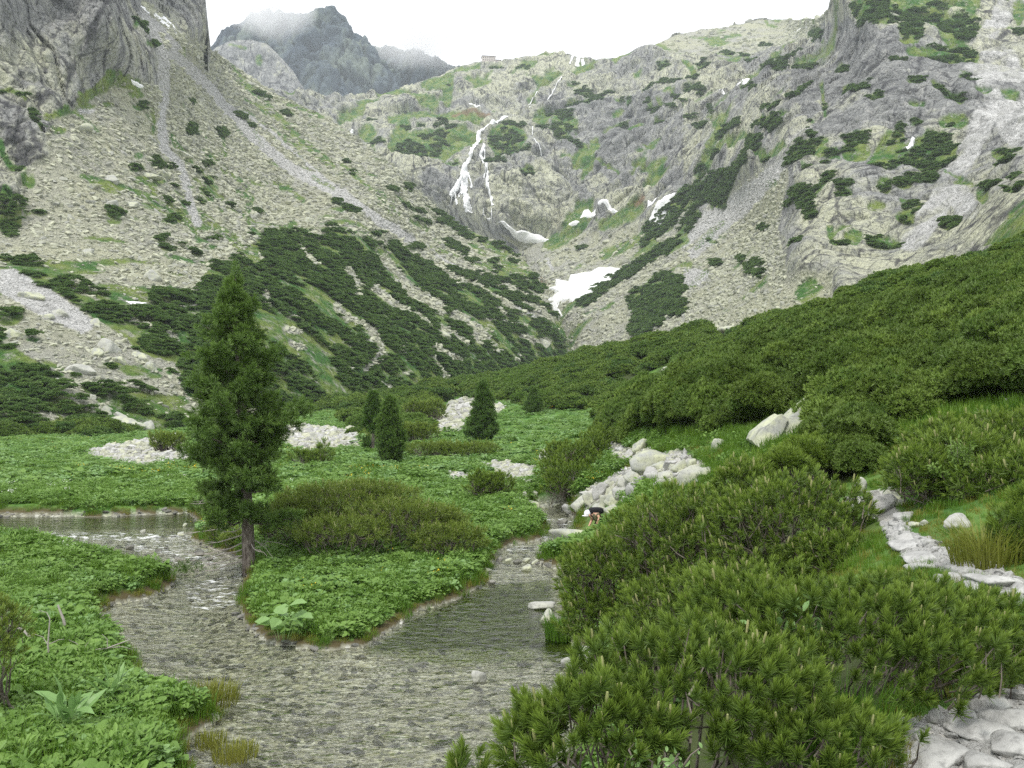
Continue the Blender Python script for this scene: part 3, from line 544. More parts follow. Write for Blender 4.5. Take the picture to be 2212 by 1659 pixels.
PINE_R = [(2, 's', [(380,1000),(650,960)], 66), (2, 'e', [(500,1040,105,40),(600,985,75,38),(235,960,58,27),(520,847,30,11),(405,860,32,12),(550,915,48,12),(640,900,48,16),(710,862,38,12),(665,835,22,8),(630,860,24,9),(1060,895,95,28),(1060,985,85,38),(990,940,38,20),(1120,950,52,28),(1000,1075,64,24),(1190,998,32,12),(1040,1025,44,12),(1430,870,85,38),(1420,770,90,18),(1300,850,32,14),(1440,920,54,20),(1205,1150,48,32),(1155,483,30,16),(1210,490,22,15),(1570,625,58,24),(1660,655,42,27),(1720,615,32,14),(1590,695,38,20),(1500,700,44,16),(2050,840,32,16),(1810,865,28,14),(1800,665,32,16),(1865,670,20,18),(2160,570,44,16),(2090,480,44,14),(1500,590,34,10),(740,1105,30,14),(190,820,25,8),(2050,1580,55,18),(1540,1610,28,12),(690,590,16,8),(1000,465,40,10)]),
 (2, 's', [(1000,870),(1080,835),(1170,860)], 22), (2, 's', [(1480,950),(1550,990)], 30), (2, 's', [(1985,630),(2050,575),(2110,555)], 26), (2, 's', [(1990,700),(2030,760)], 36), (2, 's', [(2050,690),(2140,750)], 22), (2, 's', [(2000,1640),(1980,1560),(2120,1470),(2230,1330)], 60), (2, 's', [(2020,1640),(2150,1590)], 26), (2, 's', [(2150,640),(2212,720)], 20), (2, 's', [(1380,800),(1480,790)], 26),
 (3, 'p', [(1100,60),(1200,20),(1320,10),(1330,130),(1370,200),(1250,215),(1150,190),(1090,120)]),
 (3, 'e', [(1380,105,55,22),(1490,140,95,48),(1600,115,125,32),(1790,210,125,72),(1830,270,62,52),(1480,250,84,74),(1440,310,44,32),(1600,370,155,38),(1750,400,155,44),(1400,430,54,13),(1370,160,44,14),(870,285,37,20),(860,240,27,14),(560,510,44,16),(790,490,74,22),(1030,505,30,42),(1120,630,84,30),(1250,695,54,27),(1180,600,32,12),(1510,600,64,24),(1880,615,38,18),(1710,850,34,14),(1520,835,34,17),(1820,570,34,14),(1120,930,84,42),(1120,1000,94,52),(910,940,38,27),(830,915,27,14),(1540,1190,114,38),(1430,1230,64,42),(945,1170,38,32),(1040,1235,68,32),(1045,1300,54,32),(690,1355,27,17),(1305,1240,52,52),(1255,1385,58,27),(1430,1340,32,17),(1480,1400,62,42),(1440,1460,62,42),(2060,1030,54,27),(2150,1020,44,16),(2080,1110,64,22),(2130,1310,54,22),(1990,1250,54,20),(2150,1200,34,14),(1300,1600,104,48),(1020,1640,64,27),(720,1620,44,20),(1730,1500,64,32),(2180,260,44,27),(60,610,54,22),(100,640,34,14),(55,545,38,14),(130,460,44,22),(440,412,38,16),(435,640,44,16),(575,750,54,24),(550,860,94,42),(480,960,48,24),(470,1010,44,22),(190,1040,34,32),(520,1075,34,14),(240,1160,58,32),(240,1340,44,27),(110,860,38,17),(180,830,27,12),(120,1150,22,27),(540,295,38,16),(280,340,24,10),(380,368,38,10),(290,366,28,8),(190,1565,38,16),(520,1475,38,16),(1500,10,80,14),(1850,10,60,16),(1400,50,30,12),(2110,60,10,10),(1880,155,30,12),(790,1085,25,14),(920,1060,30,12),(40,800,30,10),(180,740,20,12),(930,740,16,12),(840,830,20,8)]),
 (3, 's', [(600,520),(680,450),(745,405)], 46), (3, 's', [(1640,650),(1750,700),(1810,725)], 42), (3, 'p', [(655,1085),(690,1010),(760,960),(880,950),(1000,985),(1030,1045),(900,1020),(830,1020),(740,1060)]), (3, 'p', [(1240,1030),(1320,960),(1400,840),(1440,870),(1440,1000),(1500,990),(1580,880),(1700,890),(1790,960),(1770,1050),(1650,1130),(1570,1160),(1440,1060),(1340,1130),(1170,1110),(1200,1060)]), (3, 's', [(810,1290),(880,1250),(930,1200)], 52), (3, 's', [(740,1280),(790,1350),(820,1420)], 84), (3, 's', [(700,720),(810,640)], 22), (3, 's', [(250,910),(340,870)], 38), (3, 's', [(420,1070),(500,1040)], 30), (3, 's', [(240,1330),(300,1230),(340,1160)], 62), (3, 's', [(100,1310),(230,1240)], 42), (3, 's', [(20,1330),(190,1220)], 34), (3, 's', [(0,1300),(40,1270)], 60),
 (6, 'e', [(490,52,38,18),(440,105,48,20),(215,50,40,14)]), (0, 'e', [(1415, 650, 58, 40), (1435, 620, 45, 28), (1400, 690, 36, 22), (1450, 665, 34, 20), (1385, 712, 26, 16), (1430,600,18,10)]), (0, 's', [(1255, 655), (1320, 610), (1400, 560), (1460, 520), (1500, 470)], 22), (0, 's', [(1440, 545), (1480, 520)], 16), (0, 's', [(1500, 450), (1560, 420), (1600, 380)], 24), (0, 's', [(1400, 500), (1480, 440), (1540, 400)], 20), (0, 's', [(1600, 560), (1640, 600)], 10)]
GRASS_R = [(2, 's', [(330,820),(450,790),(600,780),(850,820),(900,800)], 58), (2, 's', [(400,850),(350,1000),(420,1020)], 90), (2, 'p', [(400,900),(800,860),(860,900),(760,1020),(620,1080),(400,1060)]), (2, 's', [(550,600),(700,600),(680,700)], 70), (2, 's', [(250,650),(450,680),(600,720)], 60), (2, 'e', [(170,900,55,44),(720,1110,60,18),(850,930,60,50),(1450,840,90,60),(1070,930,130,100),(1300,800,60,40),(640,560,100,40),(1330,400,50,20)]), (2, 's', [(50,800),(130,760)], 50), (2, 's', [(1200,540),(1300,580)], 40), (2, 's', [(1700,1500),(1850,1440),(1920,1380)], 70), (2, 's', [(1700,1650),(1900,1570),(2040,1490)], 66), (2, 's', [(700,520),(900,470)], 30), (2, 's', [(900,600),(980,500)], 16), (2, 's', [(1620,980),(1630,1150)], 18), (2, 's', [(1660,1100),(1800,1170)], 22), (2, 's', [(1700,900),(1900,800)], 12),
 (3, 's', [(1500,80),(1900,90)], 64), (3, 's', [(1650,150),(1700,260),(1800,350),(1880,400)], 84), (3, 's', [(1230,1030),(1340,900)], 40), (3, 's', [(1630,630),(1800,740)], 30), (3, 'e', [(1760,840,94,34),(1110,1590,64,52),(1820,1220,64,27),(2120,680,64,22),(1950,680,54,17),(2180,120,40,80),(1950,1320,40,60),(1520,745,50,18),(880,350,40,14),(660,815,40,12)]), (3, 's', [(330,1140),(400,1080),(560,1040),(650,980)], 44), (3, 's', [(300,970),(400,920)], 50), (3, 's', [(380,620),(530,500),(640,380),(760,280)], 34), (3, 's', [(960,1600),(950,1520)], 44), (3, 's', [(560,1200),(600,1180)], 40), (3, 's', [(200,1500),(260,1450)], 34), (3, 's', [(200,370),(420,370)], 40), (3, 's', [(1700, 1130), (1900, 1250)], 20), (6, 's', [(60,190),(160,90)], 40), (6, 's', [(0,120),(60,60)], 30), (3, 's', [(90,1600),(200,1500)], 40), (3, 's', [(0,440),(100,520)], 40), (3, 's', [(900,640),(930,800)], 24), (3, 's', [(980,1580),(1080,1500)], 26)]
SOIL_R = [(2, 's', [(720,800),(850,780),(960,780)], 16), (2, 's', [(1900,1380),(1960,1340)], 20), (5, 's', [(1290, 140), (1350, 200)], 34)]
LICH = [(2, 'p', [(960,1200),(1300,1080),(1480,1200),(1560,1400),(1450,1560),(1000,1540),(940,1400)]), (2, 's', [(900,640),(1100,540),(1250,470),(1420,400)], 130), (2, 's', [(0,1000),(300,1100),(500,1150)], 150), (2, 's', [(100,640),(500,680)], 120), (2, 's', [(1650,1250),(1800,1400),(1950,1250)], 140), (3, 's', [(60,540),(400,540)], 130), (3, 's', [(500,700),(350,1000)], 130), (3, 's', [(1200,880),(1250,970)], 100), (3, 's', [(1500,800),(1800,900)], 120)]
DARK = [(2, 'p', [(1300,700),(2212,620),(2212,1250),(1800,1250),(1400,1000)]), (2, 's', [(560,1220),(700,1260),(900,1200)], 100), (3, 'p', [(720,420),(950,200),(1350,250),(1900,450),(1850,800),(1400,860),(900,900),(700,720)]), (3, 's', [(650,1150),(700,1500)], 140)]
def amp_r(P, D, PX, PY, z):
    sc = blur(z['scree'], 70); k = D/500; z['grass'] = z['grass'] | (~z['pale'] & (fbm(rot(P, .5, 0, -.6)*[1, 1, .5], 32, 5, 99) > .27))
    q = rot(P, .15, .55, .2)*[1, 1, .75]
    wall = 1-sc
    big = 16*fbm(P*[1, 1, .7], 120, 3, 21)+6*(ridged(rot(P, .2, .7, .2)*[1, 1, .6], 75, 4, 22)-.3)
    fc = slabs(rot(P, .3, -.5, .2)*[1, 1, .7], 80, 9, 8, 39)+slabs(rot(P, .3, .6, .2)*[1, 1, .6], 32, 5.5, 4.2, 29)+slabs(rot(P, .2, .7, .2)*[1, 1, .6], 12, 2.6, 1.5, 23)+slabs(q, 5, .9, .6, 24)
    b = sc*(1.5*fbm(P, 25, 3, 27)+.4*k*fbm(P, 2., 2, 28))
    return wall*(big*.8+fc)*np.clip(k, .5, 1.5)*(1-.3*blur(z['pine'] | z['grass'], 6))+b
topR = lambda x: prof(x/V, [(380, 235), (600, 205), (660, 207), (720, 214), (850, 205), (900, 185), (960, 162), (1010, 142), (1040, 137), (1070, 137), (1100, 135), (1180, 119), (1290, 130), (1330, 125), (1400, 100), (1490, 67), (1560, 60), (1640, 45), (1780, 38), (1795, 20), (1810, 3), (1840, -40), (2450, -120)])*V
botR = lambda x: prof(x/V, [(380, 320), (600, 340), (760, 420), (960, 580), (1100, 660), (1180, 770), (1220, 800), (1400, 760), (1690, 690), (1900, 640), (2212, 560), (2450, 540)])*V
CR = [(1220,760,490),(1400,740,360),(1600,680,290),(1750,640,255),(2212,520,180),(2450,520,150),(1300,580,640),(1200,650,600),(1100,525,800),(1000,480,850),(1180,528,790),(1400,450,700),(1480,480,600),(1480,620,420),(1620,500,450),(1690,400,400),(1690,560,310),(1900,560,280),(2100,500,250),(1700,330,430),(1900,300,380),(2100,300,350),(2212,200,400),(1850,150,500),(2050,50,520),(2212,0,560),(1800,20,640),(1740,60,1000),(1500,65,1180),(1400,100,1100),(1200,125,1200),(1050,137,1250),(1040,280,960),(850,340,900),(850,210,1150),(700,215,1100),(500,230,950),(1250,300,900),(1450,250,850),(1600,200,750),(1680,200,600),(1500,350,680),(1300,450,780),(2450,-120,640),(1900,-60,650),(400,400,1000),(1100,650,860),(900,600,950),(2450,200,380)]
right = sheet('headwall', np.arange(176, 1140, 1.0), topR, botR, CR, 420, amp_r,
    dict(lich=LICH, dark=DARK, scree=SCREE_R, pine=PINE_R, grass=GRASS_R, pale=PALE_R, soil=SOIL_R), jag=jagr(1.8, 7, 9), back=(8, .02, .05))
# ---- far peaks outside the haze
def amp_f(P, D, PX, PY, z): return D/2600*(70*(ridged(P*[1, 1, .5], 170, 6, 31, .6)-.3)+60*fbm(P, 200, 4, 33)+facets(P*[1, 1, .4], 70, 60, 34)+facets(P*[1, 1, .4], 24, 22, 35))
def far(name, a, b, top, dd, s):
    xs = np.arange(a*V, b*V, 1.0); ym = 640
    return sheet(name, xs, lambda x: prof(x/V, top)*V, lambda x: x*0+ym*V, [(a, 0, dd*1.06), (b, 0, dd*1.06), (a, ym, dd*.85), (b, ym, dd*.85), ((a+b)/2, 60, dd), ((a+b)/2, 200, dd*.9)], 200, amp_f, {}, back=(6, .06, .10), matr='peak', jag=jagr(3.2, 9, s))
far('distant_peak', 410, 930, [(400, 190), (440, 135), (455, 105), (480, 70), (540, 38), (580, 30), (640, 28), (680, 22), (700, 14), (720, 16), (745, 35), (765, 70), (800, 95), (830, 140), (860, 190), (900, 240), (930, 260)], 2600, 3)
far('distant_ridge', 780, 1120, [(780, 100), (850, 105), (900, 115), (960, 140), (1010, 150), (1120, 200)], 3400, 5)
SH = [(0, 'p', [(300, 0), (1000, 0), (1000, 700), (300, 700)])]
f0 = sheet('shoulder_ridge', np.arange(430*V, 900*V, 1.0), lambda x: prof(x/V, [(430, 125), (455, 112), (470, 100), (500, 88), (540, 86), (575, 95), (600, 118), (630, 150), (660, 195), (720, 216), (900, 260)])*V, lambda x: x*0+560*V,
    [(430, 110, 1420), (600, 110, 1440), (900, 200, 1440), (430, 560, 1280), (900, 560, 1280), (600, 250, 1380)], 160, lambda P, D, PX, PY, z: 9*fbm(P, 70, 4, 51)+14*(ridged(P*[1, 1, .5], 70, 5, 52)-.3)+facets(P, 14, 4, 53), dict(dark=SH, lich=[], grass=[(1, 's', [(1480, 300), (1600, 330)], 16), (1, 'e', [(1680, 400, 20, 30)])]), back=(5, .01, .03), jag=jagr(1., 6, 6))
# ================================================================ PLANT PROTOTYPES
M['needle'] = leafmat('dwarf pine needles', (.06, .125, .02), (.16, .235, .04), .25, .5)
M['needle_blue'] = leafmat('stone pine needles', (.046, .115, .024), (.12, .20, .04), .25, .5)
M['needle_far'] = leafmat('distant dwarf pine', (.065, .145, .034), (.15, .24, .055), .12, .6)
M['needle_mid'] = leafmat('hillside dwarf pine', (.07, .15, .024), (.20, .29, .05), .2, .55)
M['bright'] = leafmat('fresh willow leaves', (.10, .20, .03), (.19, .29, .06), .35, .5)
M['candle'] = mat('new pine shoot', lambda b: b.pr(b.mix(b.noise(9, 2), (.20, .24, .08), (.36, .34, .16)), .7))
M['bark'] = mat('bark', lambda b: b.pr(b.mix(b.ramp(b.noise(14, 5, b.pos((1, 1, .35))), [(.35, 0), (.65, 1)]), (.07, .055, .045), (.24, .21, .18)), .9, b.bump(b.noise(22, 5, b.pos((1, 1, .4))), .8, .03)))
M['deadwood'] = mat('weathered dead wood', lambda b: b.pr(b.mix(b.noise(20, 4, b.pos((1, 1, .2))), (.22, .19, .17), (.50, .47, .43)), .85))
M['herb'] = leafmat('broad herb leaves', (.10, .21, .035), (.24, .39, .085), .35, .5)
M['herb_pale'] = leafmat('pale herb leaves', (.17, .33, .10), (.30, .46, .17), .35, .4)
M['grassblade'] = leafmat('grass blades', (.06, .17, .015), (.17, .28, .03), .35, .5)
M['grassyellow'] = leafmat('yellow green grass', (.16, .21, .03), (.30, .28, .06), .35, .5)
M['yellow'] = mat('yellow petals', lambda b: b.pr((.75, .55, .02), .6))
M['white_petal'] = mat('white petals', lambda b: b.pr((.8, .8, .76), .6))
rs = np.random.default_rng(3)
def unit(v): return v/np.linalg.norm(v, axis=-1, keepdims=True)
def tuft(n, ln, w, sp0=20, sp1=80, stem=.8, seed=1, curl=0.):
    """needles around a twig along +z; unit ~ ln"""
    r = np.random.default_rng(seed); t = r.uniform(0, 1, n)**.8; a = r.uniform(0, 6.283, n); sp = np.radians(sp1+(sp0-sp1)*t+r.normal(0, 9, n))
    d = np.stack([np.sin(sp)*np.cos(a), np.sin(sp)*np.sin(a), np.cos(sp)], -1); b0 = np.stack([0*t, 0*t, t*stem*ln], -1)
    side = unit(np.cross(d, r.normal(size=(n, 3)))); L = ln*r.uniform(.75, 1.1, n)[:, None]
    m = b0+d*L*.55+side*0; tip = b0+d*L+np.array([0, 0, curl*ln])
    v = np.stack([b0-side*w*.4, b0+side*w*.4, m+side*w*.5, m-side*w*.5, tip], 1)
    f = np.array([[0, 1, 2], [0, 2, 3], [3, 2, 4]])
    V_ = v.reshape(-1, 3); F_ = (f[None]+(np.arange(n)*5)[:, None, None]).reshape(-1, 3); return V_, F_
def flat_tuft(n, ln, w, seed=1):
    """cheap far version: one triangle per needle spray"""
    r = np.random.default_rng(seed); a = r.uniform(0, 6.283, n); sp = r.uniform(.15, 1.35, n)
    d = np.stack([np.sin(sp)*np.cos(a), np.sin(sp)*np.sin(a), np.cos(sp)], -1); s = unit(np.cross(d, r.normal(size=(n, 3))))*w
    b0 = d*ln*.1; v = np.stack([b0-s*.5, b0+s*.5, d*ln*r.uniform(.8, 1.1, n)[:, None]], 1)
    return v.reshape(-1, 3), np.arange(n*3).reshape(-1, 3)
def shrub_points(n, rx, rz, seed, low=.0):
    r = np.random.default_rng(seed); d = unit(r.normal(size=(n, 3))); d[:, 2] = np.abs(d[:, 2])
    lump = 1+.28*vn(d*2.2+seed, seed)+.12*vn(d*6, seed+1)
    rad = lump*r.uniform(.72, 1.0, n); return d*rad[:, None]*[rx, rx, rz]+[0, 0, low], unit(d*[1, 1, .6]+[0, 0, .9]+r.normal(0, .25, (n, 3)))
def shrub_proto(name, n, rx, rz, tl, tw, tn, seed, m):
    p, d = shrub_points(n, rx, rz, seed); tv, tf = flat_tuft(tn, tl, tw, seed)
    v, f = stamp(tv, tf, rotm(d, rs.normal(size=(n, 3))), p, rs.uniform(.7, 1.25, n)); return proto(name, v, f, m)
FARSHRUB = [shrub_proto('shrub', 90, 1., .55, .34, .30, 7, s, M['needle_far']) for s in (1, 2, 3)]
MIDSHRUB = [shrub_proto('shrub', 240, 1., .7, .19, .11, 11, s, M[m_]) for s, m_ in ((4, 'needle_mid'), (5, 'needle_mid'), (6, 'needle_far'), (7, 'needle_mid'))]
M['needle_brown'] = leafmat('olive brown dwarf pine', (.08, .14, .022), (.16, .22, .04), .2, .5)
NEARSHRUB = [shrub_proto('shrub', 520, 1., .8, .15, .045, 15, s, M[m_]) for s, m_ in ((8, 'needle_mid'), (9, 'needle'), (10, 'needle'), (18, 'needle_mid'))]
BRIGHTSHRUB = [shrub_proto('shrub', 170, 1., .7, .2, .14, 8, s, M['bright']) for s in (11, 12)]
def rock_v(seed, sub=3, sx=1, sy=1, sz=.7, p=14, rough=.06, planes=11):
    bm = bmesh.new(); bmesh.ops.create_icosphere(bm, subdivisions=sub, radius=1)
    d = unit(np.array([v.co[:] for v in bm.verts])); f = np.array([[v.index for v in q.verts] for q in bm.faces]); bm.free()
    r = np.random.default_rng(seed); n = unit(r.normal(size=(planes, 3))); h = r.uniform(.62, 1., planes)
    q = np.maximum(d@n.T, 0)/h; rad = ((q**p).sum(1)+.0005)**(-1/p)
    rad = rad*(1+rough*fbm(d, .6, 4, seed)*2); return d*np.minimum(rad, 1.5)[:, None]*[sx, sy, sz], f
STONES = [proto('stone', *rock_v(s, 1, 1, r2, z2, 30, .02, 9), M['scree']) for s, r2, z2 in ((21, .8, .55), (22, .7, .5), (23, .9, .6), (24, .6, .45))]
GSTONES = [proto('stone', *rock_v(s, 1, 1, r2, z2, 30, .02, 9), M['scree_grey']) for s, r2, z2 in ((25, .8, .5), (26, .7, .45), (27, .9, .6))]
PEBBLES = [proto('pebble', *rock_v(s, 2, 1, .8, .6, 12, .05, 9), M['whitestone']) for s in (31, 32, 33)]
BEDSTONES = [proto('cobble', *rock_v(s, 2, 1, .8, .4, 8, .05, 9), M['darkstone']) for s in (34, 35, 36)]
def leaf(L, w, fold=.25, droop=.3, seg=3, tip=1.):
    """leaf blade along +x, creased along its midrib"""
    t = np.linspace(0, 1, seg+1); ww = w*np.sin(np.pi*np.clip(t*.93+.05, 0, 1))**.7; ww[-1] = w*.03
    x = t*L; z = -droop*L*t*t; v = np.concatenate([np.stack([x, ww, z+fold*ww], -1), np.stack([x, 0*x, z], -1), np.stack([x, -ww, z+fold*ww], -1)])
    k = seg+1; f = [[i, i+1, k+i+1, k+i] for i in range(seg)]+[[k+i, k+i+1, 2*k+i+1, 2*k+i] for i in range(seg)]
    return v, quad2tri(np.array(f))
def herb(seed, n, h, R, L, w, up=.3, stems=True):
    r = np.random.default_rng(seed); parts = []
    lv, lf = leaf(L, w)
    for i in range(n):
        a = r.uniform(0, 6.283); rr = R*math.sqrt(r.uniform(0, 1)); hh = h*(1-.35*(rr/R)**2)*r.uniform(.55, 1.05)
        c = np.array([math.cos(a)*rr, math.sin(a)*rr, hh]); yaw = a+r.normal(0, .8); pit = r.normal(up, .3); rol = r.normal(0, .35)
        from mathutils import Euler
        m = np.array(Euler((rol, -pit, yaw)).to_matrix()); s = r.uniform(.7, 1.2)
        parts.append((lv*s@m.T+c, lf))
        if stems and i % 2 == 0:
            b0 = np.array([math.cos(a)*rr*.4, math.sin(a)*rr*.4, 0]); sd = np.array([.006, 0, 0]); parts.append((np.array([b0-sd, b0+sd, c]), np.array([[0, 1, 2]])))
    return merge(parts)
HERBS = [proto('herb', *herb(41, 34, .42, .30, .17, .05, .35), M['herb']), proto('herb', *herb(42, 46, .36, .32, .12, .045, .2), M['herb']),
         proto('herb', *herb(43, 16, .40, .28, .20, .11, .1), M['herb']), proto('herb', *herb(44, 60, .48, .26, .11, .022, .9), M['herb'])]
HERBP = [proto('herb', *herb(45, 22, .36, .32, .17, .09, .05), M['herb_pale']), proto('herb', *herb(46, 40, .40, .3, .12, .05, .3), M['herb_pale'])]
def blades(seed, n, h, R, w, lean=.35):
    r = np.random.default_rng(seed); a = r.uniform(0, 6.283, n); rr = R*np.sqrt(r.uniform(0, 1, n)); b0 = np.stack([np.cos(a)*rr, np.sin(a)*rr, 0*a], -1)
    d = np.stack([np.cos(a), np.sin(a), 0*a], -1)*r.uniform(.1, 1, n)[:, None]*lean+r.normal(0, .12, (n, 3))*[1, 1, 0]; H = h*r.uniform(.5, 1.1, n)
    s = unit(np.cross(d+[0, 0, .01], [0, 0, 1.]))*w; m = b0+d*h*.35+np.stack([0*a, 0*a, H*.6], -1); t = b0+d*h*1.1+np.stack([0*a, 0*a, H*.95], -1)
    v = np.stack([b0-s, b0+s, m+s*.8, m-s*.8, t], 1).reshape(-1, 3); f = (np.array([[0, 1, 2], [0, 2, 3], [3, 2, 4]])[None]+(np.arange(n)*5)[:, None, None]).reshape(-1, 3); return v, f
GRASSES = [proto('grass', *blades(s, 70, .30, .22, .006), M['grassblade']) for s in (51, 52)]
GRASSY = [proto('grass', *blades(s, 60, .2, .2, .006), M['grassyellow']) for s in (53, 54)]
def flower(seed, m, n=9):
    r = np.random.default_rng(seed); v = []
    for i in range(n):
        c = np.array([r.normal(0, .15), r.normal(0, .15), .45+r.uniform(-.05, .08)]); 
        for k in range(2): v += [c+r.normal(0, .018, 3) for _ in range(3)]
    return proto('flower', np.array(v), np.arange(len(v)).reshape(-1, 3), m)
YFLOW = [flower(55, M['yellow'])]; WFLOW = [flower(56, M['white_petal'])]

# ================================================================ SCATTERS
def pick(P, mask, n, area=None, D=None, power=0., seed=0):
    """n random grid points inside mask, weighted by ground area * distance^-power"""
    rg = np.random.default_rng(seed+100); e1 = np.linalg.norm(np.roll(P, -1, 0)-P, axis=-1); e2 = np.linalg.norm(np.roll(P, -1, 1)-P, axis=-1)
    w = e1*e2; w[-1] = 0; w[:, -1] = 0; w = np.where(mask, w, 0)
    if power: w = w/(P[..., 1]**power)
    w = w.ravel(); i = rg.choice(len(w), n, p=w/w.sum()); r, c = np.unravel_index(i, P.shape[:2])
    a, b_ = rg.uniform(0, 1, (2, n, 1)); q = P[r, c]*(1-a)*(1-b_)+P[r+1, c]*a*(1-b_)+P[r, c+1]*(1-a)*b_+P[r+1, c+1]*a*b_
    return q, (r, c)
def dome(q, sc, s, h, cut):
    f1, e, i = cells(q*[1, 1, .25], sc, s); k = f1 < cut; return k, h*(1-(f1/cut)**2)*(.6+.8*i)
RS = lambda n, a, b, s=0: np.random.default_rng(s).uniform(a, b, n)
def far_stuff(sh, nm, nsc, npine, s):
    v = sh.py < 900
    m = sh.z['scree'] & ~sh.z['pine'] & v
    mp = m & sh.z['pale']
    gr = sh.z['grass'] & (np.random.default_rng(s).random(m.shape) < .8)
    q, _ = pick(sh.P, m & ~sh.z['pale'] & ~gr, nsc, power=2., seed=s)
    sz = q[:, 1]/F*(.5+RS(nsc, 0, 1, s)**6*3.6)
    scatter('scree_stones', q, np.stack([sz*RS(nsc, .8, 1.5, 1), sz, sz*RS(nsc, .6, 1.1, 2)], -1), STONES, tilt=.35, label='pale lichen covered scree stones on the '+nm, cat='scree', seed=s)
    k = nsc//4; q, _ = pick(sh.P, mp, k, power=2., seed=s+1); sz = q[:, 1]/F*(.45+RS(k, 0, 1, s+3)**4*1.6)
    scatter('chute_stones', q, sz, GSTONES, tilt=.35, label='bare grey stones in the debris chutes of the '+nm, cat='scree', seed=s+2)
    q, _ = pick(sh.P, sh.z['pine'] & v, npine, power=1.6, seed=s+4); sz = np.clip(q[:, 1]/F*RS(npine, 1.7, 4.0, s+5), .7, 3.0)
    kk, up_ = dome(q, 7.5 if sh is left else 10, 7, 1.6, .62); kk &= fbm(q, 26, 4, 15) > -.34; q = (q+np.stack([0*up_, 0*up_, up_], -1))[kk]
    scatter('dwarf_pine_cover', q, np.stack([sz*1.25, sz*1.1, sz*.8], -1)[kk], FARSHRUB, tilt=.12, label='dark dwarf pine patches growing across the '+nm, cat='shrub cover', seed=s+6)
far_stuff(left, 'left mountain slope', 72000, 17000, 1)
far_stuff(right, 'headwall and right cliffs', 20000, 12000, 2)
# right hillside and valley thickets
ht = thick & (GD < 280)
q, _ = pick(NP, ht & (GD > 55), 11000, power=1.3, seed=11); sz = np.clip(q[:, 1]*.010+.25, .6, 1.9)*RS(11000, .7, 1.25, 12)
kk, up_ = dome(q+2.2*np.stack([fbm(q, 4, 2, 1), fbm(q, 4, 2, 2), 0*q[:, 0]], -1), 5., 91, 1.3, .64); kk &= fbm(q, 12, 3, 19) > -.26; q = (q+np.stack([0*up_, 0*up_, up_-.3], -1))[kk]; sz = sz[kk]*.85
wet = fbm(q*[1, 1, 0], 14, 3, 66)+np.clip((420-pix(q)[0])/500, -.3, .3)*0
mid = (pix(q)[0] < 700) & (q[:, 1] > 90) & (wet > .18)
scatter('dwarf_pine_thicket', q[~mid], np.stack([sz*1.15, sz*1.15, sz*1.0], -1)[~mid], MIDSHRUB, tilt=.12, label='dark dwarf pine thicket over the far part of the right hillside', cat='thicket', seed=13)
scatter('willow_thicket', q[mid], sz[mid], BRIGHTSHRUB, tilt=.1, label='bright green willow scrub among the valley dwarf pines', cat='thicket', seed=14)
q, _ = pick(NP, ht & (GD <= 58), 5200, power=1.0, seed=15); sz = np.clip(q[:, 1]*.008+.42, .5, .9)*RS(5200, .7, 1.3, 16); kk, up_ = dome(q+1.4*np.stack([fbm(q, 2.5, 2, 1), fbm(q, 2.5, 2, 2), 0*q[:, 0]], -1), 3.3, 92, 1.15, .64); sz = sz*RS(5200, .6, 1.35, 93); q = (q+np.stack([0*up_, 0*up_, up_-.15], -1))[kk]; sz = sz[kk]; nr_ = np.clip((q[:, 1]-12)/14, 0, 1); q[:, 2] -= (1-nr_)*(q[:, 2]-zat(q[:, 0], q[:, 1]))*.55; sz = sz*(.55+.45*nr_)
scatter('dwarf_pine_thicket', q-[0, 0, .1], np.stack([sz*1.1, sz*1.1, sz*1.25], -1), NEARSHRUB, tilt=.15, label='dense dwarf pine thicket on the near right hillside', cat='thicket', seed=17)
# meadow herbs
am = land & (grass > .5) & ~((nPX > 546) & (nPX < 640) & (GD > 27.5) & (GD < 37)) & ((nPX < 540) | (GD > 9)) & (dist > .05) & vis & (nPX < 1100) & (nPY < 800) & (nPY > 380)
def mead(nm, mask, n, pw, sc, protos, lab, cat, s, up=0., bx=1.):
    q, _ = pick(NP, mask, n, power=pw, seed=s); z = (sc[0]+RS(n, 0, 1, s)*(sc[1]-sc[0]))*(1+.5*fbm(q*[1, 1, 0], 1.6, 3, 12))*np.clip(q[:, 1]/28, .85, bx)
    scatter(nm, q+[0, 0, up-.03], np.stack([z, z, z/np.clip(q[:, 1]/40, 1, 1.6)], -1), protos, tilt=.12, label=lab, cat=cat, seed=s)
patch = fbm(P0, 4.5, 3, 71)
mead('meadow_herbs', am & (GD < 48) & (nPX < 660), 14000, .9, (.5, 1.05), HERBS, 'leafy green herbs covering the stream banks', 'herbs', 21)
mead('pale_herbs', am & (GD < 48) & (nPX < 660) & (patch > .05), 2300, .9, (.5, 1.), HERBP, 'pale broad leaved herbs among the bank plants', 'herbs', 22)
mead('meadow_herbs', am & (GD >= 44) & (nPX < 660), 15000, 1.5, (.4, .8), HERBS+HERBP, 'low green herbs of the distant meadow', 'herbs', 23, bx=2.2)
mead('grass', am & (GD < 60) & ((nPX < 660) | (GD > 18)), 9000, 1., (.8, 1.7), GRASSES, 'green grass blades growing through the herbs', 'grass', 24)
mead('grass', land & vis & (grass > .5) & (GD < 20) & (nPX > 800) & (nPX < 1060), 3000, .6, (.3, .65), GRASSES+GRASSY, 'short grass beside the stone path', 'grass', 29)
mead('grass', land & vis & (grass > .5) & (GD > 17) & (GD < 50) & (nPX > 620) & (nPX < 900), 2600, .6, (.5, .9), GRASSES+GRASSY+HERBS[1:2], 'grass and moss cushions around the tilted slabs', 'grass', 28)
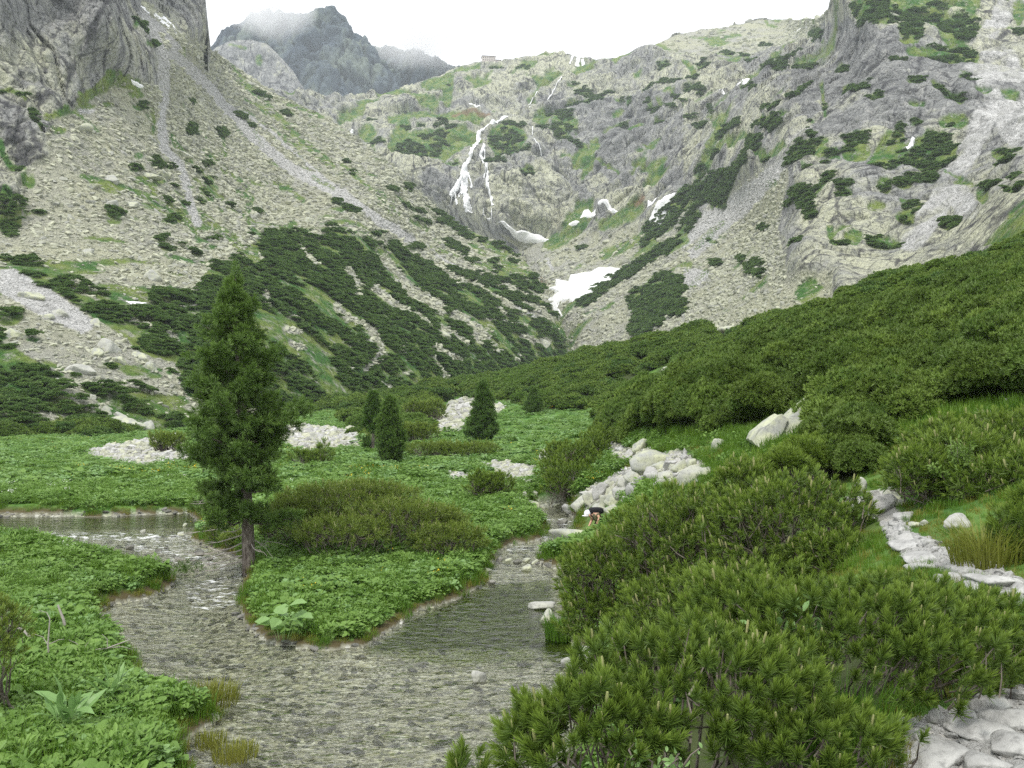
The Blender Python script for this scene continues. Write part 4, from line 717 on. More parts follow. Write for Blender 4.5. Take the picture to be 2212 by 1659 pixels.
mead('bank_grass', land & vis & (dist < .35) & (GD < 45) & (GD > 8), 1000, .6, (.6, 1.1), GRASSY+GRASSES, 'yellow green grass along the waterline', 'grass', 25)
mead('yellow_flowers', am & (patch > .22) & (GD > 20) & (nPX < 640), 420, 1.2, (.5, .8), YFLOW, 'small yellow flowers dotted through the meadow', 'flowers', 26, bx=1.6)
mead('white_flowers', am & (patch < -.3) & (nPX < 640), 160, 1.2, (.8, 1.2), WFLOW, 'small white flowers dotted through the meadow', 'flowers', 27)
# stones: meadow scree, path rubble, stream bed
q, _ = pick(NP, (pale > .5) & (GD > 40), 5200, power=1.6, seed=31); sz = q[:, 1]/F*(1.2+RS(5200, 0, 1, 32)**4*5)
scatter('meadow_stones', q, sz, GSTONES+STONES, tilt=.4, label='pale rubble stones lying in meadow and beside the far path', cat='scree', seed=33)
q, _ = pick(NP, (pale > .5) & (GD <= 40) & (nPX > 840) & ((nPX > 900) | (nPY > 525)), 4200, power=.6, seed=34); sz = .012+.035*RS(4200, 0, 1, 35)**4*np.clip(q[:, 1]/5, .8, 3)
q2, _ = pick(NP, (pale > .5) & (GD <= 60) & (nPX < 760), 2200, power=1., seed=44); z2 = q2[:, 1]/F*(1.5+RS(2200, 0, 1, 45)**4*5)
scatter('rubble_stones', q2, z2, STONES+GSTONES, tilt=.4, label='grey rubble filling the gaps of the boulder pile and far path', cat='scree', seed=46)
scatter('path_gravel', q, sz, PEBBLES, tilt=.3, label='white gravel and chips between the path slabs', cat='gravel', seed=36)
q, _ = pick(NP, ~land & (GD < 46) & (GD > 8) & vis, 4200, power=.8, seed=37); sz = .05+.10*RS(4200, 0, 1, 38)**3
scatter('stream_cobbles', q-[0, 0, .02], sz, BEDSTONES, tilt=.2, label='cobbles lying on the shallow stream bed', cat='cobbles', seed=39)
# ================================================================ THINGS ON THE MOUNTAINS
def patch_on(sh, pts, crop, name, label, cat, m, lift=.6, step=.6, group=None, bulge=.9):
    """a snow or ice patch draped over the slope, tucked into the ground at its rim"""
    ox, oy = OFF[crop] if crop else (0, 0); k = K if crop else V
    p = np.array([(ox+a*k, oy+b_*k) for a, b_ in pts]); x = np.arange(p[:, 0].min()-1, p[:, 0].max()+1, step); y = np.arange(p[:, 1].min()-1, p[:, 1].max()+1, step)
    X, Y = np.meshgrid(x, y); ins = inpoly(X, Y, p); d = segdist(X, Y, p, True)*np.where(ins, 1, -1)
    w = .9*fbm(np.stack([X, Y, X*0], -1), 5, 4, 77); d = d+w; keep = d > -.6
    if keep.sum() < 6: keep[:] = True
    P = sh.at(X, Y)
    for _ in range(6): P[1:-1, 1:-1] = (P[1:-1, 1:-1]+P[:-2, 1:-1]+P[2:, 1:-1]+P[1:-1, :-2]+P[1:-1, 2:])/5
    sc = P[..., 1]/F; L = (lift if len(pts) < 16 else 1.1)*1.7*np.clip(sc/.6, .5, 2)*np.clip(d*bulge+.3, -.8, 1.6)
    dv = np.array([0, 0, CAMZ])-P; dv /= np.linalg.norm(dv, axis=-1, keepdims=True); P = P+(dv+[0, 0, .5])*L[..., None]
    f = gridfaces(*X.shape, keep=keep); u, inv = np.unique(f, return_inverse=True); PP = P.reshape(-1, 3)[u]; c = PP.mean(0)
    o = obj(name, mesh(name, PP-c, inv.reshape(-1, 4), m, None, True), label=label, cat=cat, group=group); o.location = c; return o
SN = [(left, 1, [(905,40),(960,60),(1060,120),(1140,180),(1195,243),(1140,222),(1070,172),(955,92)], 'long thin snow tongue in the gully between the two left rock towers'),
 (left, 1, [(850,535),(900,545),(940,560),(910,568),(870,552)], 'tiny snow scrap at the foot of the left cliff'),
 (left, 4, [(815,285),(870,292),(950,300),(940,326),(880,328)], 'small snow patch low on the left slope above the dark pines'),
 (right, 2, [(1018,1528),(1080,1523),(1180,1543),(1280,1546),(1345,1563),(1290,1584),(1210,1594),(1120,1574)], 'flat snow strip at the foot of the slabby headwall'),
 (right, 2, [(1475,1495),(1500,1480),(1540,1478),(1520,1495)], 'little snow scrap right of the strip below the headwall'),
 (right, 2, [(1550,1460),(1575,1400),(1600,1398),(1620,1420),(1650,1412),(1640,1442),(1600,1455)], 'jagged snow patch left of the arched one under the headwall'),
 (right, 2, [(1663,1395),(1670,1378),(1715,1373),(1760,1405),(1788,1425),(1760,1430),(1705,1402)], 'arched snow patch under the headwall'),
 (right, 2, [(1983,1348),(2055,1333),(2010,1378),(1985,1382)], 'small snow patch above the steep narrow one right of the headwall'),
 (right, 2, [(1985,1470),(2050,1390),(2165,1315),(2130,1375),(2070,1478)], 'steep narrow snow patch beside the dark pine rib'),
 (right, 2, [(818,738),(850,724),(910,726),(900,740)], 'small snow patch on the ledge left of the upper stream'),
 (left, 2, [(495,1250),(530,1262),(572,1290),(560,1302),(525,1285)], 'small snow patch tucked behind the ridge of the scree slope'),
 (right, 2, [(915,1492),(965,1494),(960,1506),(920,1504)], 'snow scrap at the foot of the second waterfall'),
 (right, 5, [(1480,125),(1540,118),(1620,105),(1660,80),(1760,80),(1840,95),(1780,130),(1690,190),(1600,262),(1530,268),(1500,297),(1430,303),(1400,322),(1432,392),(1400,405),(1335,368),(1285,318),(1370,260),(1400,240),(1340,218),(1385,200),(1388,150),(1470,168)], 'large white snowfield in the valley head between the two slopes'),
 (right, 3, [(715,205),(760,185),(812,172),(780,192),(735,208)], 'thin snow streak on the plateau skyline'),
 (right, 3, [(340,605),(390,580),(445,555),(400,590),(350,612)], 'narrow snow streak on the ledge under the plateau'),
 (right, 3, [(230,640),(260,632),(275,648),(240,655)], 'snow dot at the lower end of the narrow ledge streak')]
for sh, c, p, lb in SN: patch_on(sh, p, c, 'snow_patch', lb, 'snow patch', M['snow'], group='old snow patches')
def fall(sh, name, label, runs, crop=2):
    root = None; ox, oy = OFF[crop]; VV, FF, n0 = [], [], 0
    for pts, w in runs:
        p = np.array([(ox+a*K, oy+b_*K) for a, b_ in pts]); s = np.r_[0, np.cumsum(np.hypot(*np.diff(p, axis=0).T))]
        t = np.arange(0, s[-1]+.01, .5); x = np.interp(t, s, p[:, 0]); y = np.interp(t, s, p[:, 1]); tx, ty = np.gradient(x), np.gradient(y); L = np.hypot(tx, ty)+1e-9
        nx, ny = -ty/L, tx/L; u = np.linspace(-1, 1, 7); q = np.stack([t, t*0, t*0], -1)
        ww = w*K*.62*(1+.55*fbm(q, 3., 3, 5)); wig = .9*fbm(q+50, 6, 3, 6)*min(1, w/8)
        X = x[:, None]+nx[:, None]*(u[None]*ww[:, None]+wig[:, None]); Y = y[:, None]+ny[:, None]*(u[None]*ww[:, None]+wig[:, None])
        P = sh.at(X, Y); dv = np.array([0, 0, CAMZ])-P; dv /= np.linalg.norm(dv, axis=-1, keepdims=True)
        P = P+dv*((3.4-2.6*u**2)+.8*fbm(P, 3, 2, 8))[..., None]
        P[..., 2] += 0
        VV.append(P.reshape(-1, 3)); FF.append(gridfaces(len(t), 7)+n0); n0 += len(t)*7
    if name == 'mountain_stream':
        t_ = thing(name, tuple(VV[0].mean(0)), label, 'stream')
        for v_, w_ in zip(VV, runs): k_ = obj('cascade', mesh('cascade', v_-VV[0].mean(0), gridfaces(len(v_)//7, 7), M['foam'], None, True), t_)
        return
    v = np.concatenate(VV); c = v.mean(0); o = obj(name, mesh(name, v-c, np.concatenate(FF), M['foam'], None, True), label=label, cat='waterfall', group='waterfalls on the headwall'); o.location = c
fall(right, 'waterfall', 'tall white main waterfall fanning out down the centre of the headwall', [([(895,868),(888,920),(850,1000),(820,1080),(800,1130),(785,1190),(740,1270),(705,1330)], 20), ([(800,1130),(800,1200),(790,1290),(815,1360),(828,1455)], 32), ([(735,1275),(742,1340),(750,1405)], 9), ([(825,1150),(848,1230),(842,1290)], 8), ([(720,1290),(710,1370)], 5), ([(790,1250),(760,1300),(765,1340)], 6), ([(795,1350),(800,1440)], 9)])
fall(right, 'waterfall', 'thinner second waterfall just right of the main one', [([(930,945),(920,1010),(903,1040),(935,1090),(950,1150),(945,1250),(970,1310),(978,1410)], 12), ([(938,1100),(925,1200)], 5), ([(975,1430),(975,1500)], 5), ([(922,1440),(920,1485)], 4), ([(930,950),(930,1060)], 6)])
fall(right, 'waterfall', 'faint thread of water right of the two waterfalls', [([(1242,835),(1240,880),(1236,925)], 5), ([(1245,950),(1300,1030)], 5)])
fall(right, 'mountain_stream', 'white stream tumbling over the skyline notch and down the slabs', [([(1540,380),(1535,420),(1530,465)], 17), ([(1505,405),(1480,460)], 8), ([(1560,420),(1570,455)], 14), ([(1430,565),(1400,600),(1360,660),(1290,700)], 4), ([(1280,630),(1230,680),(1170,720)], 4), ([(1130,765),(1118,795)], 10), ([(1080,800),(1000,825),(950,850),(897,870)], 12), ([(1230,720),(1225,740)], 8)])
fall(right, 'waterfall', 'small split waterfall above the left scree ridge', [([(75,900),(45,950),(85,1020)], 13), ([(38,930),(60,980),(92,1025)], 9)])
fall(right, 'waterfall', 'short white cascade among pines on the right cliffs', [([(1500,925),(1480,960),(1455,985)], 20)], 3)
def boulder_on(sh, px, py, w, h, label, seed, m='boulder', group=None):
    q = sh.at(px, py); D = q[1]/F; v, f = rock_v(seed, 4, 1, .8, 1, 14, .09, 10)
    o = obj('boulder', mesh('boulder', v*[w*D/2, w*D/2, h*D*.75], f, M[m], None, False), label=label, cat='boulder', group=group); o.location = q-np.array([0, 0, h*D*.1]); return o
BL = [(190,262,130,50),(90,500,150,66),(690,560,165,95),(520,715,165,85),(840,1075,185,105),(905,630,95,55),(965,700,80,70),(380,365,115,48),(1000,130,110,62),(620,425,65,44),(680,995,75,44),(780,665,84,42),(950,1090,110,70),(620,620,80,40),(590,900,70,40),(380,815,60,30),(780,1030,70,40),(300,390,70,30)]
for i, (x, y, w, h) in enumerate(BL):
    boulder_on(left, x*K, 256+y*K+h*K*.3, w*K, h*K, {4: 'largest grey boulder at the foot of the left scree, domed', 3: 'dark wedge shaped boulder in the middle of the lower left scree', 2: 'big flat topped boulder high on the lower left scree', 8: 'lone grey boulder on the scree left of the tall pine top'}.get(i, 'grey block resting among the lower left scree'), 200+i, 'boulder', 'big blocks on the left scree')
for i, (x, y, w, h) in enumerate([(1060,1125,100,50),(960,1130,130,40),(720,1310,110,50),(1180,990,110,34),(850,1320,110,40),(720,1160,100,40),(590,1200,90,30),(540,820,90,30),(570,1620,80,60),(2000,1420,80,50),(1270,360,50,30),(430,930,70,30),(800,990,50,20)]):
    boulder_on(left, x*K, y*K+h*K*.3, w*K, h*K, 'pale slab half buried in the upper left scree', 230+i, 'boulder', 'slabs on the upper left scree')
for i, (x, y, w, h) in enumerate([(310,258,34,26),(395,608,44,34),(185,560,40,36),(200,875,70,34),(660,520,70,34),(1010,620,56,40),(1310,555,66,44),(1095,655,24,14),(750,620,30,20),(760,685,50,24)]):
    boulder_on(left, 341.3+x*K, 256+y*K+h*K*.3, w*K, h*K, 'pale boulder showing between the dark dwarf pines of the left slope', 250+i, 'boulder', 'boulders among the slope pines')
# mountain hut on the skyline
hp = right.at(488.5, 63.5); hD = hp[1]; u = hD/F
M['hut_wall'] = mat('hut stone wall', lambda b: b.pr(b.mix(b.noise(1.5, 4), (.42, .38, .35), (.55, .50, .46)), .9))
M['hut_roof'] = mat('hut dark roof', lambda b: b.pr((.13, .11, .12), .7)); M['hut_glass'] = mat('hut window glass', lambda b: b.pr((.05, .055, .06), .2))
def box(cx, cy, cz, sx, sy, sz):
    v = np.array([[x, y, z] for z in (-1, 1) for y in (-1, 1) for x in (-1, 1)])*[sx/2, sy/2, sz/2]+[cx, cy, cz]
    return v, np.array([[0, 2, 3, 1], [4, 5, 7, 6], [0, 1, 5, 4], [2, 6, 7, 3], [0, 4, 6, 2], [1, 3, 7, 5]])
hut = thing('mountain_hut', tuple(hp+np.array([0, 2, -2])), 'low stone mountain hut with a dark flat roof on the skyline', 'hut', rz=.12)
obj('wall', mesh('wall', *merge([box(0, 0, 3.9, 19, 9, 7.8), box(13, 1, 1.9, 8, 6, 3.8)]), M['hut_wall']), hut)
obj('roof', mesh('roof', *merge([box(0, 0, 8.1, 20, 10, .6)]), M['hut_roof']), hut)
obj('annex_roof', mesh('annex_roof', *merge([box(13.6, 1, 4.05, 8.6, 7, .5)]), M['hut_roof']), hut)
for r_ in range(2):
    for c_ in range(6): obj('window', mesh('window', *box(-7.5+c_*3, -4.53, 2.6+r_*3, 1.1, .08, 1.3), M['hut_glass']), hut)

# ================================================================ TREES AND BUSHES
def pinetree(name, base, H, prof_r, nwh, label, ntuft, tl, tw, tn, seed, lean=(0, 0), low=.16, trunk=.17, m='needle_blue', bare=None, group=None, gaps=.8):
    r = np.random.default_rng(seed); root = thing(name, tuple(base), label, 'tree', group)
    tt = np.linspace(0, 1, 14); ax = lambda t: np.stack([lean[0]*t, lean[1]*t, H*t], -1) + np.stack([.06*np.sin(t*5)*(1-t), 0*t, 0*t], -1)*H/9
    obj('trunk', mesh('trunk', *tube(ax(tt)-[0, 0, .25], trunk*(1-tt)**.8+.015, 10), M['bark'], None, True), root)
    BV, TP, TD, TS = [], [], [], []
    for wi in range(nwh):
        t = low+(1-low)*(wi+.5)/nwh; 
        nb = r.integers(5, 8) if t < .93 else 4; a0 = r.uniform(0, 6.28)
        for k in range(nb):
            a = a0+k*6.283/nb+r.normal(0, .25); tk = np.clip(t+r.normal(0, .25/nwh), low*.8, .985)
            L = np.interp(tk, *zip(*prof_r)) * r.uniform(.62, 1.12)
            if bare is not None: L *= bare(tk, a, r)
            if L < .12: continue
            up = .14+.55*tk; s = np.linspace(0, 1, 6); P0_ = ax(np.array([tk]))[0]
            droop = -.10*(1-tk)
            pts = P0_+np.stack([np.cos(a)*L*s, np.sin(a)*L*s, L*(droop*s+up*s**2.2)], -1); pts[1:-1] += r.normal(0, .03*L, (4, 3))
            BV.append(tube(pts, (.012+.018*L)*(1-s*.8), 4))
            n = int(ntuft*L*(.9 if tk < .9 else 1.4))+3
            for q in range(n):
                f = r.uniform(.28, 1)**.8; p = np.array([np.interp(f, s, pts[:, j]) for j in range(3)])
                off = r.normal(0, 1, 3)*[.20, .20, .06]*L*(1.05-f*.55); off[2] += .04
                for _ in range(6):
                    d = unit(r.normal(0, 1, 3)+[math.cos(a)*.6, math.sin(a)*.6, .9]); TP.append(p+off+d*tl*.55*r.uniform(.3, 1)); TD.append(d); TS.append(r.uniform(.55, 1.))
                if q % 3 == 0: BV.append(tube(np.array([p-pts[1]*0, p+off*.5, p+off]), [.012, .008, .004], 3))
    for z in np.linspace(.9, 1.0, 10): TP.append(ax(np.array([z]))[0]); TD.append(np.array([0, 0, 1.])+r.normal(0, .3, 3)); TS.append(1.)
    bv, bf = merge(BV); obj('branches', mesh('branches', bv, bf, M['bark']), root)
    tv, tf = tuft(tn, tl, tw, 15, 85, .9, seed); tp, td = np.array(TP), np.array(TD)
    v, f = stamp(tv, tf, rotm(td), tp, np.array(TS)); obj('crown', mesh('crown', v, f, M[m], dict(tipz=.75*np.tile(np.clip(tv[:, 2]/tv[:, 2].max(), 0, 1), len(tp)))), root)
    return root
tb = hit(250, 571); Ht = 305/F*tb.y
TREE = pinetree('stone_pine', tb, Ht*.985, [(0, .9), (.1, 1.1), (.17, 1.25), (.27, 1.65), (.33, 1.6), (.42, 1.8), (.5, 1.65), (.6, 1.4), (.7, 1.1), (.8, .7), (.9, .32), (1, .05)], 14,
    'tall conical pine standing on the tip of the grassy stream island', 13, .20, .022, 26, 5, lean=(-.45, 0), low=.15, trunk=.18,
    bare=lambda t, a, r: (.95 if (math.cos(a) < .2 or r.random() < .5) else .6)*(1.0 if t > .28 else (1.05 if r.random() < .6 else .1)))
dw = []
for a, z, L in [(3.3, 1.5, 1.7), (2.9, 1.1, 2.0), (3.5, .9, 1.6), (3.0, .7, 2.4), (3.3, .5, 1.7), (2.6, 1.3, 1.2), (3.7, 1.7, 1.3), (.4, .9, .6), (5.4, .8, .8), (3.15, .35, 1.9), (2.8, .55, 1.2), (3.1, 2.0, 1.5), (3.4, 2.3, 1.6)]:
    s = np.linspace(0, 1, 7); p = np.stack([np.cos(a)*L*s, np.sin(a)*L*s, z-.32*L*s+.10*L*s**3], -1)+rs.normal(0, .025, (7, 3)); dw.append(tube(p, .022*(1-s*.75), 4))
    for k in range(4): q = p[2+k]; e = q+rs.normal(0, .3, 3)*[1, 1, .5]+[math.cos(a)*.3, 0, 0]; dw.append(tube(np.array([q, (q+e)/2+.03, e]), [.009, .007, .004], 3))
obj('dead_branches', mesh('dead_branches', *merge(dw), M['deadwood']), TREE)
tv, tf = tuft(24, .16, .012, 20, 90, .9, 5); pp = np.array([-1.75, -.1, .02])+rs.normal(0, 1, (26, 3))*[.38, .2, .09]; v, f = stamp(tv, tf, rotm(rs.normal(0, .5, (26, 3))+[-.3, 0, .8]), pp, rs.uniform(.7, 1.1, 26))
obj('low_spray', mesh('low_spray', v, f, M['needle_blue']), TREE)
for px, py, hh, wd, lb, sd, nw in [(373, 451, 57, 12, 'dark pine with bare lower trunk, left one of the meadow pair', 61, 15), (390, 464, 65, 12, 'dark pine branched to the ground, right one of the meadow pair', 62, 16),
    (483, 443, 61, 15, 'dense dark cone shaped spruce in front of the grey rubble patch', 63, 22), (534, 414, 25, 11, 'small dark spruce on the far edge of the meadow', 64, 9)]:
    g = hit(px, py); s = g.y/F; h = hh*s; R = wd*s
    cone = [(0, .8*R), (.12, R), (.3, .95*R), (.6, .62*R), (.85, .25*R), (1, .06*R)] if sd in (63, 64) else [(0, .75*R), (.2, 1.*R), (.35, 1.05*R), (.6, .75*R), (.8, .45*R), (1, .1*R)]
    bare = (lambda t, a, r: .1 if t < .34 and (t > .16 or math.cos(a) > -.2) else 1) if sd == 61 else None
    pinetree('meadow_pine' if sd < 63 else 'meadow_spruce', g, h, cone, nw, lb, 7/s*.07, .26, .05, 11, sd, low=.06, trunk=.14, bare=bare, group='dark conifers standing in the meadow')

def bush(name, label, blobs, n, tl, tw, tn, seed, m='needle', base=None, group=None, cat='dwarf pine', tips=None, fill=.25, up=.7, nbr=40, sink=.0):
    """sprawling dwarf pine: needle shoots over a union of lumps, on curved stems from the ground"""
    r = np.random.default_rng(seed); C_ = []; R_ = []
    for px, py, D, rx, ry in blobs:
        c = world(px, py, D); s = D/F; C_.append(c); R_.append([rx*s, max(rx, ry)*s*.85, ry*s])
    C_, R_ = np.array(C_), np.array(R_); ar = (R_[:, 0]*R_[:, 2])**.8; k = r.choice(len(C_), n, p=ar/ar.sum())
    d = unit(r.normal(size=(n, 3))); d[:, 2] = np.where(d[:, 2] < -.35, -d[:, 2], d[:, 2]); d[:, 1] = np.where(r.random(n) < .35, -np.abs(d[:, 1]), d[:, 1])
    lump = 1+.22*vn(d*3+k[:, None]*7, seed); rad = np.where(r.random(n) < fill, r.uniform(.45, .85, n), r.uniform(.85, 1.1, n))*lump
    p = C_[k]+d*rad[:, None]*R_[k]
    keep = np.ones(n, bool)
    for j in range(len(C_)): keep &= ((((p-C_[j])/R_[j])**2).sum(1) > .42) | (r.random(n) < .25)
    gz = zat(p[:, 0], p[:, 1]); keep &= p[:, 2] > gz+.02
    p, d, k = p[keep], d[keep], k[keep]
    cen = C_.mean(0); gb = np.array(base) if base is not None else np.array([cen[0], cen[1]+.3*R_[:, 1].max(), 0]); 
    bx, by = gb[0], gb[1]; b0 = np.array([bx, by, float(zat(bx, by))]); root = thing(name, tuple(b0), label, cat, group)
    dirs = unit(d*[.8, .8, .5]+[0, 0, up]+r.normal(0, .28, d.shape)); tv, tf = tuft(tn, tl, tw, 8, 74, 1.05, seed)
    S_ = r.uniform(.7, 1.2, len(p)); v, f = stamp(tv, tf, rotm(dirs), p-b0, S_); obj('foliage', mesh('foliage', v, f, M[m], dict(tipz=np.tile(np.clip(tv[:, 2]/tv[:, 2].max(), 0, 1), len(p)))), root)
    br = []
    for i in r.choice(len(p), min(nbr, len(p)), replace=False):
        q = p[i]-b0; g0 = np.array([q[0]*.35+r.normal(0, .2), q[1]*.35+.2, 0]); g0[2] = float(zat(g0[0]+bx, g0[1]+by))-b0[2]-.05
        s = np.linspace(0, 1, 7)[:, None]; c1 = g0+(q-g0)*[.6, .6, .15]; pts = g0*(1-s)**2+2*c1*s*(1-s)+q*s**2+r.normal(0, .02+.01*np.linalg.norm(q-g0), (7, 3))*np.sin(s*3.14)
        br.append(tube(pts, (.008+tl*.18)*(1-s[:, 0]*.8), 5))
    for i in r.choice(len(p), min(len(p), int(len(p)*.45)), replace=False):      # twig behind each shoot
        q = p[i]-b0; e = q-dirs[i]*tl*3.2+r.normal(0, tl*.8, 3); br.append(tube(np.array([e, (e+q)/2+r.normal(0, tl*.2, 3), q]), [tl*.09, tl*.07, tl*.05], 3))
    bv, bf = merge(br); obj('branches', mesh('branches', bv, bf, M['bark']), root)
    if tips:
        tk = r.random(len(p)) < tips[0]; v0, f0 = tube(np.array([[0, 0, tl*.7], [0, 0, tl*1.2], [0, 0, tl*tips[1]]]), [tl*tips[2]*.8, tl*tips[2], tl*tips[2]*.7], 6)
        v, f = stamp(v0, f0, rotm(unit(dirs[tk]*.5+[0, 0, .9])), (p-b0)[tk], S_[tk]*r.uniform(.7, 1.3, tk.sum())); obj('new_shoots', mesh('new_shoots', v, f, M['candle']), root, kind='stuff')
    return root
bush('dwarf_pine', 'foreground dwarf pine with long needles and pale candle shoots above the white path', [(700, 705, 3.9, 130, 62), (600, 745, 3.6, 75, 55), (840, 660, 4.6, 130, 62), (955, 655, 5.1, 75, 42), (770, 640, 4.9, 95, 50), (535, 752, 3.7, 26, 42), (655, 690, 4.2, 60, 45), (905, 615, 5.6, 85, 28), (740, 610, 5.0, 40, 30), (980, 622, 5.9, 50, 20), (800, 740, 3.7, 90, 30), (470, 775, 3.8, 10, 24)],
    2100, .058, .0036, 115, 71, tips=(.25, 1.45, .085), nbr=60, up=.95, base=(1.1, 5.2))
bush('dwarf_pine', 'large dwarf pine overhanging the right bank of the stream', [(618, 590, 14.5, 50, 45), (700, 560, 13.8, 80, 66), (785, 540, 12.8, 78, 56), (838, 572, 11.8, 46, 34), (652, 545, 15, 46, 34), (700, 618, 12.6, 80, 38), (765, 602, 11.6, 90, 34), (600, 625, 14.2, 35, 28), (660, 640, 12.5, 50, 18), (745, 490, 14.0, 28, 24), (585, 575, 15.0, 22, 26)],
    5200, .105, .011, 30, 72, tips=(.25, 1.5, .10), nbr=120, up=.75, base=(3.3, 14.2))
bush('dwarf_pine', 'rounded dwarf pine above the bend of the stone path at the right edge', [(960, 476, 12.5, 58, 40), (1010, 452, 14, 60, 36), (1045, 500, 11, 40, 50), (918, 482, 12, 28, 24), (940, 450, 13.4, 32, 24), (990, 490, 11.5, 40, 24)],
    2400, .105, .011, 28, 73, tips=(.2, 1.4, .1), nbr=60, base=(6.8, 12.9))
bush('dwarf_pine', 'dark dwarf pine cut by the right edge of the photo beside the path', [(1020, 555, 8.2, 26, 42), (1040, 520, 8.6, 26, 30)], 700, .075, .006, 32, 74, nbr=25, base=(5.0, 8.4))
bush('dwarf_pine', 'dwarf pine on the slope below the far path, left of the boulder pile', [(575, 467, 42, 27, 20), (558, 462, 43, 16, 16), (592, 455, 43, 15, 18), (572, 480, 40, 24, 12), (600, 445, 45, 12, 14), (556, 474, 41, 14, 12), (590, 474, 41, 14, 12), (570, 489, 40, 26, 9)], 1700, .19, .028, 16, 75, nbr=6, m='needle')
bush('dwarf_pine', 'wide low olive brown dwarf pine behind the tall pine on the island', [(335, 512, 30, 60, 24), (400, 527, 28.5, 54, 24), (450, 543, 27.2, 34, 15), (292, 525, 28.5, 30, 24), (370, 500, 31, 44, 16), (430, 525, 29, 36, 16), (340, 535, 27, 44, 14)], 3600, .15, .018, 18, 76, nbr=90, m='needle_brown', tips=(.2, 1.3, .08))
bush('dwarf_pine', 'low dwarf pine directly in front of the tilted slabs', [(805, 462, 17, 26, 15), (828, 458, 18, 24, 20), (785, 468, 16.5, 20, 12)], 1300, .12, .013, 26, 78, nbr=20)
bush('dwarf_pine', 'small low dwarf pine by the water left of the tall pine', [(222, 536, 30, 14, 10), (235, 545, 29, 12, 10)], 240, .14, .018, 16, 77, nbr=14, m='needle_brown')
for px, py, rx, ry, lb, nn, mm in [(490, 490, 20, 12, 'round little dwarf pine beside the meadow rubble patch', 420, 'needle'), (453, 453, 42, 6, 'flat strip of dwarf pine in the open meadow', 520, 'needle_brown'), (168, 446, 15, 8, 'small dwarf pine beside the left meadow rubble', 260, 'needle_brown'),
    (312, 461, 20, 7, 'two humped dwarf pine right of the tall pine crown', 260, 'needle'), (404, 437, 32, 9, 'broad dwarf pine mound behind the meadow pair of pines', 500, 'needle_brown'), (425, 415, 18, 9, 'dwarf pine mound against the grey rubble patch', 300, 'needle_brown')]:
    g = hit(px, py+ry*.7); D = g.y; s = D/F; bl = [(px+rx*q, py-ry*.1*abs(q*3), D+.3*q, rx*.5, ry) for q in (-.6, -.2, .25, .6)]
    if lb.startswith('two'): bl += [(px+12, py-8, D, 5, 9)]
    bush('dwarf_pine', lb, bl, nn, 4.2*s, .6*s, 14, int(px), nbr=12, m=mm, group='low dwarf pines in the meadow')
bush('dwarf_pine', 'olive dwarf pine sprig at the left photo edge among the herbs', [(2, 640, 13, 20, 34), (-14, 665, 12.6, 20, 30)], 300, .085, .009, 26, 81, nbr=16, m='needle_brown')
# leafy shrub in the foreground pine, bright spruce sprig on the right
def twigshrub(name, label, px, py, D, rx, ry, n, lf, m, seed, nb=26, cat='shrub'):
    r = np.random.default_rng(seed); c = world(px, py, D); s = D/F; gz = float(zat(c[0], c[1])); b0 = np.array([c[0], c[1], gz]); root = thing(name, tuple(b0), label, cat)
    LV, BR = [], []; h0 = c[2]-gz
    for i in range(nb):
        e = np.array([r.normal(0, .5)*rx*s, r.normal(0, .4)*rx*s, h0+r.uniform(-1, 1)*ry*s]); st = np.array([r.normal(0, .05), r.normal(0, .05), 0]); t = np.linspace(0, 1, 8)[:, None]
        pts = st*(1-t)+e*t+np.array([0, 0, .12])*np.sin(t*3)+r.normal(0, .01, (8, 3)); BR.append(tube(pts, .008*(1-t[:, 0]*.7), 4))
        for q in range(n):
            k = r.uniform(.5, 1); p = np.array([np.interp(k, t[:, 0], pts[:, j]) for j in range(3)])+r.normal(0, lf[0]*.4, 3); LV.append((p, r.normal(0, 1, 3)+[0, 0, 1.2]))
    lv, lf_ = leaf(*lf); P_, D_ = map(np.array, zip(*LV)); v, f = stamp(lv, lf_, rotm(D_), P_, r.uniform(.6, 1.2, len(P_)))
    obj('leaves', mesh('leaves', v, f, M[m]), root); obj('stems', mesh('stems', *merge(BR), M['bark']), root)
twigshrub('willow_shrub', 'pale leaved willow growing up through the foreground dwarf pine', 790, 628, 4.5, 62, 26, 9, (.06, .014, .2, .2), 'herb_pale', 91, 22)
twigshrub('young_spruce', 'bright yellow green young spruce against the right dwarf pine', 958, 462, 11.6, 26, 20, 60, (.07, .012, .1, .1), 'bright', 92, 22, 'tree')
twigshrub('willow_shrub', 'small bright leafy shrub at the bottom of the foreground dwarf pine', 655, 755, 3.35, 40, 14, 8, (.035, .010, .2, .2), 'herb_pale', 93, 10)

# ================================================================ BOULDERS, PATH SLABS
def boulder(px, py, w, h, label, seed, m='boulder', group=None, water=False, cat='boulder', name='boulder', dep=.8, tilt=0., sub=4, p=12, rough=.07, sink=.3, D=None):
    """py is where the stone meets the ground; w, h its size in photo pixels"""
    g = Vector(world(px, py, CAMZ*F/(py-HOR)).tolist()) if water else hit(px, py)
    if D: g = Vector(((px-512)/F*D, D, float(zat((px-512)/F*D, D))))
    s = g.y/F; v, f = rock_v(seed, sub, 1, dep, 1, p, rough, 11); v = v/np.abs(v).max(0)
    v = v*[w*s/2, w*s/2*dep, h*s/(2-2*sink)]; 
    o = obj(name, mesh(name, v, f, M[m], None, True if m != 'whitestone' else False), label=label, cat=cat, group=group); o.rotation_euler = (0, tilt, 0)
    o.location = (g.x, g.y+w*s/2*dep*.7, g.z+h*s*(.5-sink)); return o
boulder(477, 682, 19, 11, 'small round pale boulder alone in the open stream', 301, water=True, m='boulder')
o = boulder(592, 667, 26, 20, 'pointed pale boulder with a low shoulder in the stream under the large bush', 302, water=True)
